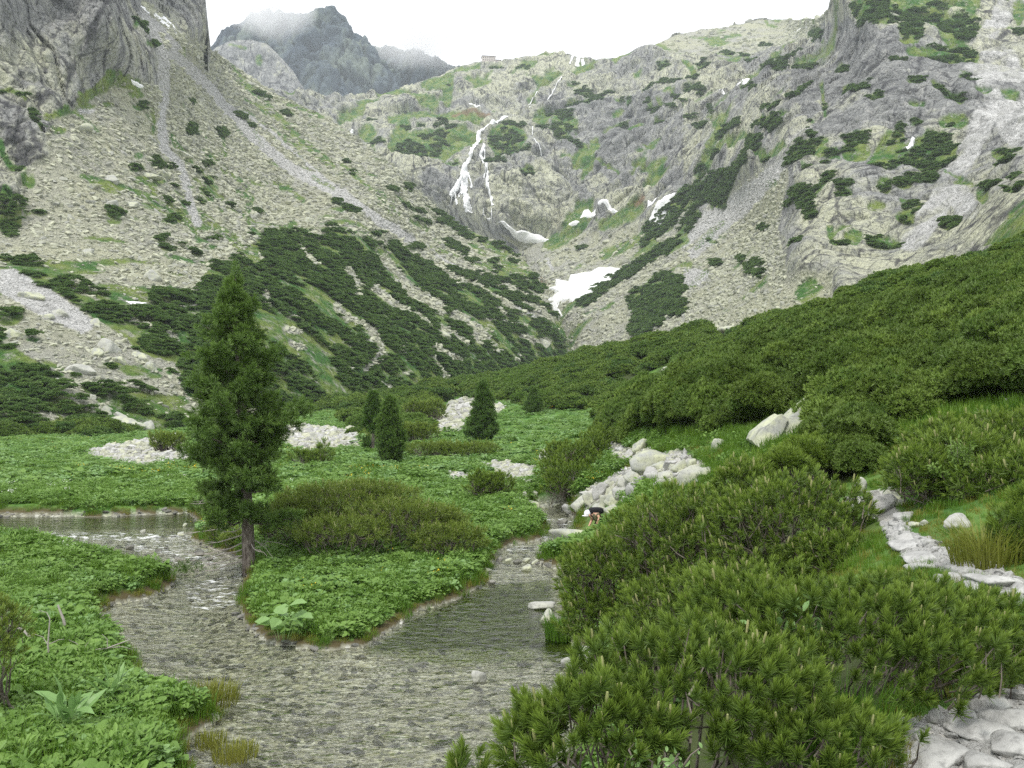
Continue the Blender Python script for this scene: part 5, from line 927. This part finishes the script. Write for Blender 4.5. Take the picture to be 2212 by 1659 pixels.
o2 = boulder(574, 668, 26, 12, 'low shoulder stone touching the pointed boulder in the stream', 303, water=True)
boulder(541, 609, 30, 9, 'flat lichen stone at the right bank, upper of two', 304, water=True, dep=.6); boulder(549, 623, 18, 14, 'rounded lichen stone at the right bank, lower of two', 305, water=True)
boulder(575, 546, 52, 20, 'broad pale boulder in front of the bending hiker', 306, water=True, p=9, rough=.05)
boulder(528, 571, 13, 7, 'small pale stone midstream below the grassy spit', 307, water=True)
boulder(212, 720, 15, 6, 'yellowish stone at the tip of the lower left bank', 308, water=True)
boulder(563, 524, 13, 6, 'brown wet stone midstream near the hiker', 309, m='darkstone', water=True)
for i, (x, y, w, h) in enumerate([(128,549,9,5),(199,555,13,5),(158,552,9,4),(166,549,6,3),(146,556,7,3),(120,556,8,3),(178,560,9,3),(210,560,8,3),(173,556,6,2),(100,551,7,3)]):
    boulder(x, y, w, h, 'dark wet stone breaking the rapids left of the tall pine', 310+i, 'darkstone', 'wet stones in the rapids', True)
for i, (x, y, w, h) in enumerate([(33,538,9,4),(48,537,8,5),(143,533,7,4),(184,527,6,4),(181,536,9,4),(62,538,6,3)]):
    boulder(x, y, w, h, 'pale stone at the outflow edge of the calm pool', 325+i, 'boulder', 'pale stones along the pool edge', True)
for i, (x, y, w, h) in enumerate([(500,561,9,4),(508,562,10,4),(517,563,10,5),(527,562,9,4),(489,565,12,5),(535,564,9,5),(492,584,8,4),(486,572,12,5)]):
    boulder(x, y, w, h, 'stone in the low bar crossing the right stream arm', 335+i, 'boulder' if i % 2 else 'darkstone', 'stones in the bar across the stream', True)
PILE = [(599,498,19,13),(581,512,24,12),(615,504,22,11),(626,488,20,11),(652,480,24,12),(635,480,18,10),(606,506,16,9),(590,503,16,9),(640,494,24,12),(668,478,20,9),(691,484,30,15),(682,470,16,9),(672,466,14,7),(622,497,16,8),(664,489,18,8),(708,476,16,9),(645,487,16,8),(598,514,18,8),(612,514,16,8),(630,505,18,8),(570,513,14,7),(660,470,15,7),(694,466,12,6),(676,487,14,7),(650,500,18,8)]
for i, (x, y, w, h) in enumerate(PILE):
    boulder(x, y, w*1.2, h*1.35, 'lichen covered block in the boulder pile between hiker and far path', 350+i, 'boulder' if i % 4 else 'whitestone', 'blocks of the boulder pile above the stream', p=16, rough=.05)
boulder(657, 470, 52, 22, 'largest block, wedge shaped, on top of the boulder pile', 380, p=20, tilt=-.25)
boulder(641, 452, 19, 14, 'squarish grey boulder beside the far path', 381, p=20); boulder(548, 464, 19, 16, 'upright grey boulder left of the slope dwarf pine', 382, p=16)
boulder(719, 450, 21, 13, 'rounded grey boulder on the mossy slope right of the pile', 383); boulder(617, 458, 22, 9, 'low sloping rock at the bend of the far path', 384)
boulder(571, 452, 14, 8, 'pale stone showing above the slope dwarf pine', 385, D=40)
for i, (x, y, w, h) in enumerate([(525,500,10,10),(514,504,18,7),(531,511,18,9),(533,498,10,8),(478,500,20,8),(545,511,9,8),(556,508,12,6),(495,474,14,6),(530,486,16,7),(538,480,14,6),(520,484,12,5),(505,470,12,5)]):
    boulder(x, y, w, h, 'grey stone at the meadow edge near the head of the stream', 390+i, 'boulder', 'stones at the meadow edge')
for i, (x, y, w, h) in enumerate([(698,320,12,6),(712,316,14,8),(724,314,12,7),(738,310,16,9),(752,308,14,7),(768,304,18,7),(784,300,14,6),(705,323,16,7),(745,314,14,7),(826,296,10,5),(838,291,12,5),(915,268,14,5),(930,264,12,5),(965,250,22,8),(985,243,26,9),(1005,236,26,9),(1018,230,20,9),(995,246,22,7),(668,372,14,6),(742,352,16,7),(842,392,14,7),(905,330,16,6),(690,400,14,7),(790,345,12,5)]):
    boulder(x, y, w, h, 'pale block lying along the rocky upper edge of the right hillside' if i < 18 else 'pale rock peeking out between the pines partway up the right hillside', 700+i, 'boulder', 'blocks along the hillside edge' if i < 18 else 'rocks among the hillside pines', p=18)
def slab(corners, D, th, label, seed, depth=1.):
    """tilted wedge slab: outline at its real distance, real thickness"""
    p = np.array([world(x, y, D+dd) for x, y, dd in corners]); c = p.mean(0); n = len(p); back = p+np.array([.15, th, .0])
    bm = bmesh.new(); 
    for q in np.concatenate([p, back]): bm.verts.new(q-c)
    bmesh.ops.convex_hull(bm, input=bm.verts[:]); bmesh.ops.subdivide_edges(bm, edges=bm.edges[:], cuts=5, use_grid_fill=True); bmesh.ops.triangulate(bm, faces=bm.faces[:])
    for v in bm.verts: q = np.array(v.co[:]); v.co += Vector((fbm(np.array([q+9]), .8, 3, seed)[0]*.12, fbm(np.array([q]), .8, 3, seed+2)[0]*.12, fbm(np.array([q]), .5, 3, seed+1)[0]*.09))
    me = bpy.data.meshes.new('boulder'); bm.to_mesh(me); bm.free(); me.materials.append(M['boulder']); o = obj('boulder', me, label=label, cat='boulder', group='tilted slabs on the right hillside'); o.location = c
slab([(776, 446, -.6), (781, 425, -.2), (820, 393, .5), (823, 400, .5), (815, 425, 0), (806, 440, -.5)], 24.5, 1.3, 'taller of two tilted lichen slabs sticking out of the hillside pines', 401)
slab([(752, 440, -.6), (756, 432, -.4), (783, 415, .2), (789, 420, .2), (777, 440, -.3), (762, 450, -.7)], 24., 1.2, 'shorter left one of two tilted lichen slabs on the hillside', 402)
for i, (x, y, w, h) in enumerate([(860,494,18,18),(855,505,24,15),(883,512,38,20),(895,503,26,14),(893,492,16,10),(875,497,18,9),(905,505,14,8),(870,520,22,9),(905,522,24,10),(915,527,16,8)]):
    boulder(x, y, w, h, 'pale block beside the stone path behind the large stream bank bush', 410+i, 'whitestone' if i % 3 else 'boulder', 'pale blocks beside the path', p=16, sub=4)
for i, (x, y, w, h, lb) in enumerate([(993,416,8,8,'small round white stone on the brown slope above the right bush'), (989,424,9,5,'flat white stone just below the round one above the right bush'), (1014,406,14,9,'grey stone at the right photo edge above the bush'), (730,332,20,9,'grey rock showing through the upper hillside pines'), (807,305,28,9,'flat rock outcrop near the top of the hillside pines'), (964,528,36,15,'grey rock ledge under the right path bush'), (924,526,10,7,'little grey stone by the path under the right bush'), (752,388,14,10,'grey rock half hidden in the hillside pines')]):
    boulder(x, y, w, h, lb, 425+i, 'boulder')
def pathslab(px, py, w, h, label, seed, group, th=.07):
    g = hit(px, py); s = g.y/F; ry = h*s/2/math.tan((py-HOR)/F)*.9; v, f = rock_v(seed, 4, 1, 1, 1, 22, .05, 9); v = v/np.abs(v).max(0)*[w*s/2, min(ry, w*s*.75), th]
    v = v+np.stack([v[:, 0]*0, v[:, 0]*0, .02*fbm(v, .12, 3, seed)], -1)
    c, sn = math.cos(seed*.7%.6-.3), math.sin(seed*.7%.6-.3); v = v@np.array([[c, sn, 0], [-sn, c, 0], [0, 0, 1]])
    o = obj('path_slab', mesh('path_slab', v, f, M['whitestone'], None, True), label=label, cat='path stone', group=group); o.location = (g.x, g.y, g.z+th*.25); return o
STEPS = [(926,566,42,10),(908,553,34,10),(920,574,28,8),(967,578,36,12),(992,593,40,15),(906,543,26,7),(901,536,20,7),(951,585,14,8),(1020,598,24,12),(975,592,20,7),(940,585,18,7),(930,549,16,6),(950,568,12,6),(895,529,18,7)]
for i, (x, y, w, h) in enumerate(STEPS):
    pathslab(x, y-h*.5, w, h*1.15, 'flat pale step stone of the path winding beside the right bush', 440+i, 'step stones of the path')
SL = [(976,748,60,26),(936,775,70,24),(1012,738,60,24),(1010,765,62,24),(983,716,46,12),(922,750,32,11),(968,727,22,12),(905,768,36,12),(1020,706,30,14),(880,772,34,12),(900,752,22,9),(945,733,18,8),(895,738,14,6),(932,726,14,6),(958,716,12,6),(985,782,60,24),(1040,790,60,30),(860,766,16,7)]
for i, (x, y, w, h) in enumerate(SL):
    pathslab(x, y-h*.5, w, h*1.1, 'white granite slab of the near path at the bottom right corner', 460+i, 'white slabs of the near path', .06)

# ================================================================ SMALL PLANTS, DEAD WOOD
def single(name, label, px, py, v, f, m, cat, sc=1., water=False, rz=0, group=None):
    g = Vector(world(px, py, CAMZ*F/(py-HOR)).tolist()) if water else hit(px, py); o = obj(name, mesh(name, np.asarray(v)*sc, f, M[m]), label=label, cat=cat, group=group); o.location = g; o.rotation_euler = (0, 0, rz); return o
single('grass_tuft', 'tall bright green grass tuft between foreground pine and path', 842, 764, *blades(501, 520, .42, .2, .0028, .4), 'grassblade', 'grass tuft')
single('grass_tuft', 'short yellow green grass tuft beside the tall one at the path edge', 880, 762, *blades(502, 260, .14, .12, .0025, .5), 'grassyellow', 'grass tuft')
single('grass_tuft', 'dry looking grass tussock on the bank beside the step stones', 985, 566, *blades(503, 420, .42, .3, .006, .8), 'grassyellow', 'grass tuft')
single('grass_tuft', 'low reddish yellow tussock in the stream shallows, right one', 235, 757, *blades(504, 300, .2, .32, .007), 'grassyellow', 'grass tuft', water=True)
single('grass_tuft', 'small yellow green tussock in the stream shallows, left one', 211, 745, *blades(505, 220, .2, .24, .007), 'grassyellow', 'grass tuft', water=True)
single('grass_tuft', 'yellow green tussock hanging over the water at the lower left bank tip', 214, 704, *blades(506, 420, .38, .42, .008), 'grassyellow', 'grass tuft')
single('grass_tuft', 'tall dark green grass at the foot of the large stream bank bush', 562, 640, *blades(507, 380, .6, .35, .012), 'grassblade', 'grass tuft')
single('butterbur', 'clump of big round pale leaves on the tip of the grassy island', 284, 640, *herb(511, 16, .75, .36, .34, .19, .2), 'herb_pale', 'plant')
single('butterbur', 'broad leaved plant at the water under the large stream bank bush', 613, 655, *herb(512, 26, .6, .42, .22, .11, .2), 'herb_pale', 'plant')
single('hellebore', 'upright lily like plant with long leaves at the lower left', 70, 738, *herb(513, 22, .5, .18, .42, .06, 1.0), 'herb_pale', 'plant')
single('hellebore', 'bright pointed leaf rosette on the lower left bank middle', 112, 708, *herb(514, 16, .45, .15, .40, .05, 1.0), 'herb_pale', 'plant')
def stick(name, label, pts, r0, forks=(), m='deadwood'):
    p = np.array(pts, float); parts = [tube(p, np.linspace(r0, r0*.5, len(p)), 7)]
    for a, b_ in forks: q = np.array([p[a], (p[a]+b_)/2+.03, b_]); parts.append(tube(q, [r0*.4, r0*.3, r0*.15], 4))
    c = p[0]; v, f = merge(parts); o = obj(name, mesh(name, v-c, f, M[m]), label=label, cat='dead wood'); o.location = c
g = hit(68, 640); stick('dead_stick', 'short white dead stick standing in the left bank herbs', [g+Vector((.03, 0, .1)), g+Vector((-.05, 0, .4)), g+Vector((-.16, 0, .68))], .035)
g = hit(34, 652); stick('dead_stick', 'leaning grey dead stick at the left photo edge', [g+Vector((.1, 0, .15)), g+Vector((-.2, .05, .4)), g+Vector((-.45, 0, .5))], .03)
g = hit(104, 665); stick('dead_branch', 'tangle of bare grey twigs above the inlet on the left bank', [g+Vector((-.9, 0, .1)), g+Vector((-.4, .05, .22)), g+Vector((.1, 0, .3)), g+Vector((.5, 0, .45))], .02, [(1, g+Vector((-.2, 0, .5))), (2, g+Vector((.5, .1, .25))), (1, g+Vector((-.6, 0, .45))), (2, g+Vector((0, 0, .55))), (0, g+Vector((-1., 0, .4)))])
g = hit(52, 668); stick('dead_branch', 'thin dead pine stem with rusty twigs on the left bank', [g, g+Vector((-.03, 0, .4)), g+Vector((.0, 0, .85))], .02, [(1, g+Vector((-.3, 0, .6))), (1, g+Vector((.25, 0, .5))), (2, g+Vector((-.2, 0, 1.)))])

# ================================================================ THE HIKER
PD = 31.6; PZ = float(zat(*world(594, 520, PD)[:2]))
def W3(px, py, dd=0): return world(px, py, PD+dd)
def skin(name, verts, edges, radii, m, parent, sub=2):
    me = bpy.data.meshes.new(name); me.from_pydata([tuple(v) for v in verts], edges, []); o = bpy.data.objects.new(name, me); COL.objects.link(o)
    me.skin_vertices or me.update(); md = o.modifiers.new('s', 'SKIN'); 
    if not me.skin_vertices: 
        bmm = bmesh.new(); bmm.from_mesh(me); bmm.verts.layers.skin.verify(); bmm.to_mesh(me); bmm.free()
    for i, r in enumerate(radii): me.skin_vertices[0].data[i].radius = (r, r) if np.isscalar(r) else r
    me.skin_vertices[0].data[0].use_root = True; o.modifiers.new('u', 'SUBSURF').levels = sub
    dg = bpy.context.evaluated_depsgraph_get(); nm = bpy.data.meshes.new_from_object(o.evaluated_get(dg)); bpy.data.objects.remove(o)
    for p in nm.polygons: p.use_smooth = True
    nm.materials.clear(); nm.materials.append(m); nm.name = name
    return obj(name, nm, parent)
M['skin'] = mat('skin', lambda b: b.pr((.62, .36, .26), .55)); M['olive'] = mat('olive shirt', lambda b: b.pr(b.mix(b.noise(8, 2), (.11, .11, .06), (.16, .155, .09)), .9)); M['black'] = mat('black cloth', lambda b: b.pr((.012, .012, .015), .8)); M['cap'] = mat('white cap', lambda b: b.pr((.85, .86, .9), .8)); M['grey'] = mat('grey brim', lambda b: b.pr((.3, .3, .36), .8))
hb = W3(597, 520); hb = np.array([hb[0], hb[1], PZ]); hk = thing('person', tuple(hb), 'hiker in olive shirt, white cap and black backpack bending forward behind the broad boulder', 'person')
L3 = lambda px, py, dd=0: W3(px, py, dd)-hb
hip = L3(601.5, 520.5); che = L3(594.5, 516.2); nek = L3(590.3, 515.4); hed = L3(587.6, 514.3)
lk, rk = hip+[-.30, -.05, -.28], hip+[-.05, .22, -.3]; lf_, rf = np.array([hip[0]-.12, hip[1]-.08, .02]), np.array([hip[0]+.15, hip[1]+.2, .02])
sh1, sh2 = L3(597.0, 514.6, -.2), L3(592.8, 517.0, .15); el1, ha1 = L3(599.3, 517.6, -.25), L3(597.8, 520.9, -.3); el2, ha2 = L3(591.0, 521.8, .0), L3(588.2, 527.6, -.05)
bod = skin('body', [hip, che, nek, hed, sh1, el1, ha1, sh2, el2, ha2, lk, lf_, lf_+[-.16, -.04, 0], rk, rf, rf+[-.16, -.04, 0]],
    [(0, 1), (1, 2), (2, 3), (1, 4), (4, 5), (5, 6), (1, 7), (7, 8), (8, 9), (0, 10), (10, 11), (11, 12), (0, 13), (13, 14), (14, 15)],
    [.14, .15, .06, .095, .07, .045, .028, .07, .045, .028, .08, .045, .035, .08, .045, .035], M['skin'], hk)
for hnd, dr in ((ha1, np.array([-.3, -.2, -1.])), (ha2, np.array([-.6, -.2, -.8]))):
    dr = unit(dr); sd = unit(np.cross(dr, [0, 1, .2])); parts = []
    for k in range(5):
        a = (k-1.5)*.02; ln = (.07, .08, .085, .075, .055)[k]; b0 = hnd+sd*a+dr*.05 if k < 4 else hnd+sd*.04; d2 = dr if k < 4 else unit(dr+sd*.8)
        parts.append(tube(np.array([hnd, b0, b0+d2*ln*.5+[0, -.008, 0], b0+d2*ln+[0, .01, -.008]]), [.016, .011, .009, .007], 5))
    obj('hand', mesh('hand', *merge(parts), M['skin'], None, True), hk)
skin('shirt', [hip*.75+che*.25, che, nek*.7+che*.3, sh1, sh1*.45+el1*.55, sh2, sh2*.5+el2*.5], [(0, 1), (1, 2), (1, 3), (3, 4), (1, 5), (5, 6)], [.165, .185, .09, .095, .07, .095, .07], M['olive'], hk)
skin('trousers', [hip, hip*.8+che*.2, lk, lf_*.9+lk*.1, rk, rf*.9+rk*.1], [(1, 0), (0, 2), (2, 3), (0, 4), (4, 5)], [.17, .165, .10, .075, .10, .075], M['black'], hk)
bmx = bmesh.new(); bmesh.ops.create_uvsphere(bmx, u_segments=18, v_segments=12, radius=.125); 
sv = np.array([v.co[:] for v in bmx.verts]); bmesh.ops.triangulate(bmx, faces=bmx.faces[:]); sf = np.array([[v.index for v in q.verts] for q in bmx.faces]); bmx.free()
obj('cap', mesh('cap', sv*[1.1, 1.05, 1.0]+hed+[.01, .02, .035], sf, M['cap'], None, True), hk)
obj('cap_brim', mesh('cap_brim', sv*[.9, .9, .16]+hed+[-.09, -.03, -.045], sf, M['cap'], None, True), hk)
fc = hed+np.array([-.075, -.06, -.05]); obj('face', mesh('face', *merge([(sv*[.2, .2, .22]+fc, sf), (sv*.09+fc+[.02, -.05, .03], sf), (sv*[.25, .1, .07]+fc+[.03, -.02, -.04], sf), (sv*[.2, .3, .35]+hed+[.06, -.09, -.02], sf)]), M['skin'], None, True), hk)
bp = thing('backpack', tuple(hb+che+np.array([.06, .05, .13])), 'black backpack on the back of the bending hiker', 'backpack')
rv, rf_ = rock_v(601, 4, 1, 1, 1, 6, 0, 6); rv = np.sign(sv)*np.abs(sv/.125)**.6
obj('bag', mesh('bag', rv*[.27, .18, .12]+[0, 0, .06], sf, M['black'], None, True), bp)
obj('strap', mesh('strap', *merge([tube(np.array([[-.2, -.14, .05], [-.2, -.22, -.08], [-.08, -.2, -.2]]), [.02, .02, .02], 5), tube(np.array([[-.18, .1, .05], [-.24, .05, -.05], [-.14, 0, -.18]]), [.02, .02, .02], 5)]), M['black']), bp)

# ================================================================ AIR AND CLOUD
def vol(name, x0, x1, y0, y1, z0, z1, build, **kw):
    o = obj(name, mesh(name, *box((x0+x1)/2, (y0+y1)/2, (z0+z1)/2, x1-x0, y1-y0, z1-z0)), **kw); m = bpy.data.materials.new(name); m.use_nodes = True; t = m.node_tree; t.nodes.clear(); out = t.nodes.new('ShaderNodeOutputMaterial')
    build(t, out); o.data.materials.append(m); return o
def hz(t, out):
    p = t.nodes.new('ShaderNodeVolumePrincipled'); p.inputs['Color'].default_value = (.86, .93, 1, 1); p.inputs['Density'].default_value = HAZE; t.links.new(p.outputs[0], out.inputs['Volume'])
HAZE = .00014
vol('haze', -1400, 1500, -60, 1620, -20, 640, hz, kind='stuff')
def cl(dens, sc, off, th):
    def f(t, out):
        N = t.nodes.new; tc = N('ShaderNodeTexCoord'); nz = N('ShaderNodeTexNoise'); nz.inputs['Scale'].default_value = sc; nz.inputs['Detail'].default_value = 4; t.links.new(tc.outputs['Generated'], nz.inputs['Vector'])
        mp = N('ShaderNodeMapping'); mp.inputs['Location'].default_value = (-1, -1, -1); mp.inputs['Scale'].default_value = (2, 2, 2); t.links.new(tc.outputs['Generated'], mp.inputs['Vector'])
        ln = N('ShaderNodeVectorMath'); ln.operation = 'LENGTH'; t.links.new(mp.outputs[0], ln.inputs[0])
        a = N('ShaderNodeMath'); a.operation = 'MULTIPLY_ADD'; a.inputs[1].default_value = -1.0; a.inputs[2].default_value = off; t.links.new(ln.outputs['Value'], a.inputs[0])
        b = N('ShaderNodeMath'); b.operation = 'MULTIPLY_ADD'; b.inputs[1].default_value = th; t.links.new(nz.outputs[0], b.inputs[0]); t.links.new(a.outputs[0], b.inputs[2])
        c = N('ShaderNodeMath'); c.operation = 'MULTIPLY'; c.use_clamp = False; c.inputs[1].default_value = dens; t.links.new(b.outputs[0], c.inputs[0])
        d = N('ShaderNodeMath'); d.operation = 'MAXIMUM'; d.inputs[1].default_value = 0; t.links.new(c.outputs[0], d.inputs[0])
        p = N('ShaderNodeVolumePrincipled'); p.inputs['Color'].default_value = (1, 1, 1, 1); t.links.new(d.outputs[0], p.inputs['Density']); t.links.new(p.outputs[0], out.inputs['Volume'])
    return f
def cloud(px0, px1, py0, py1, D, dd, label, dens, off=.55, th=.9):
    a, b_ = world(px0, py1, D), world(px1, py0, D)
    vol('cloud', a[0], b_[0], D-dd, D+dd, a[2], b_[2], cl(dens, 2.5, off, th), kind='stuff', label=label)
cloud(222, 318, -36, 36, 2250, 160, 'white cloud hiding the left shoulder of the far peak', .02)
cloud(362, 500, -5, 72, 3000, 200, 'pale cloud bank behind the far peak', .012)
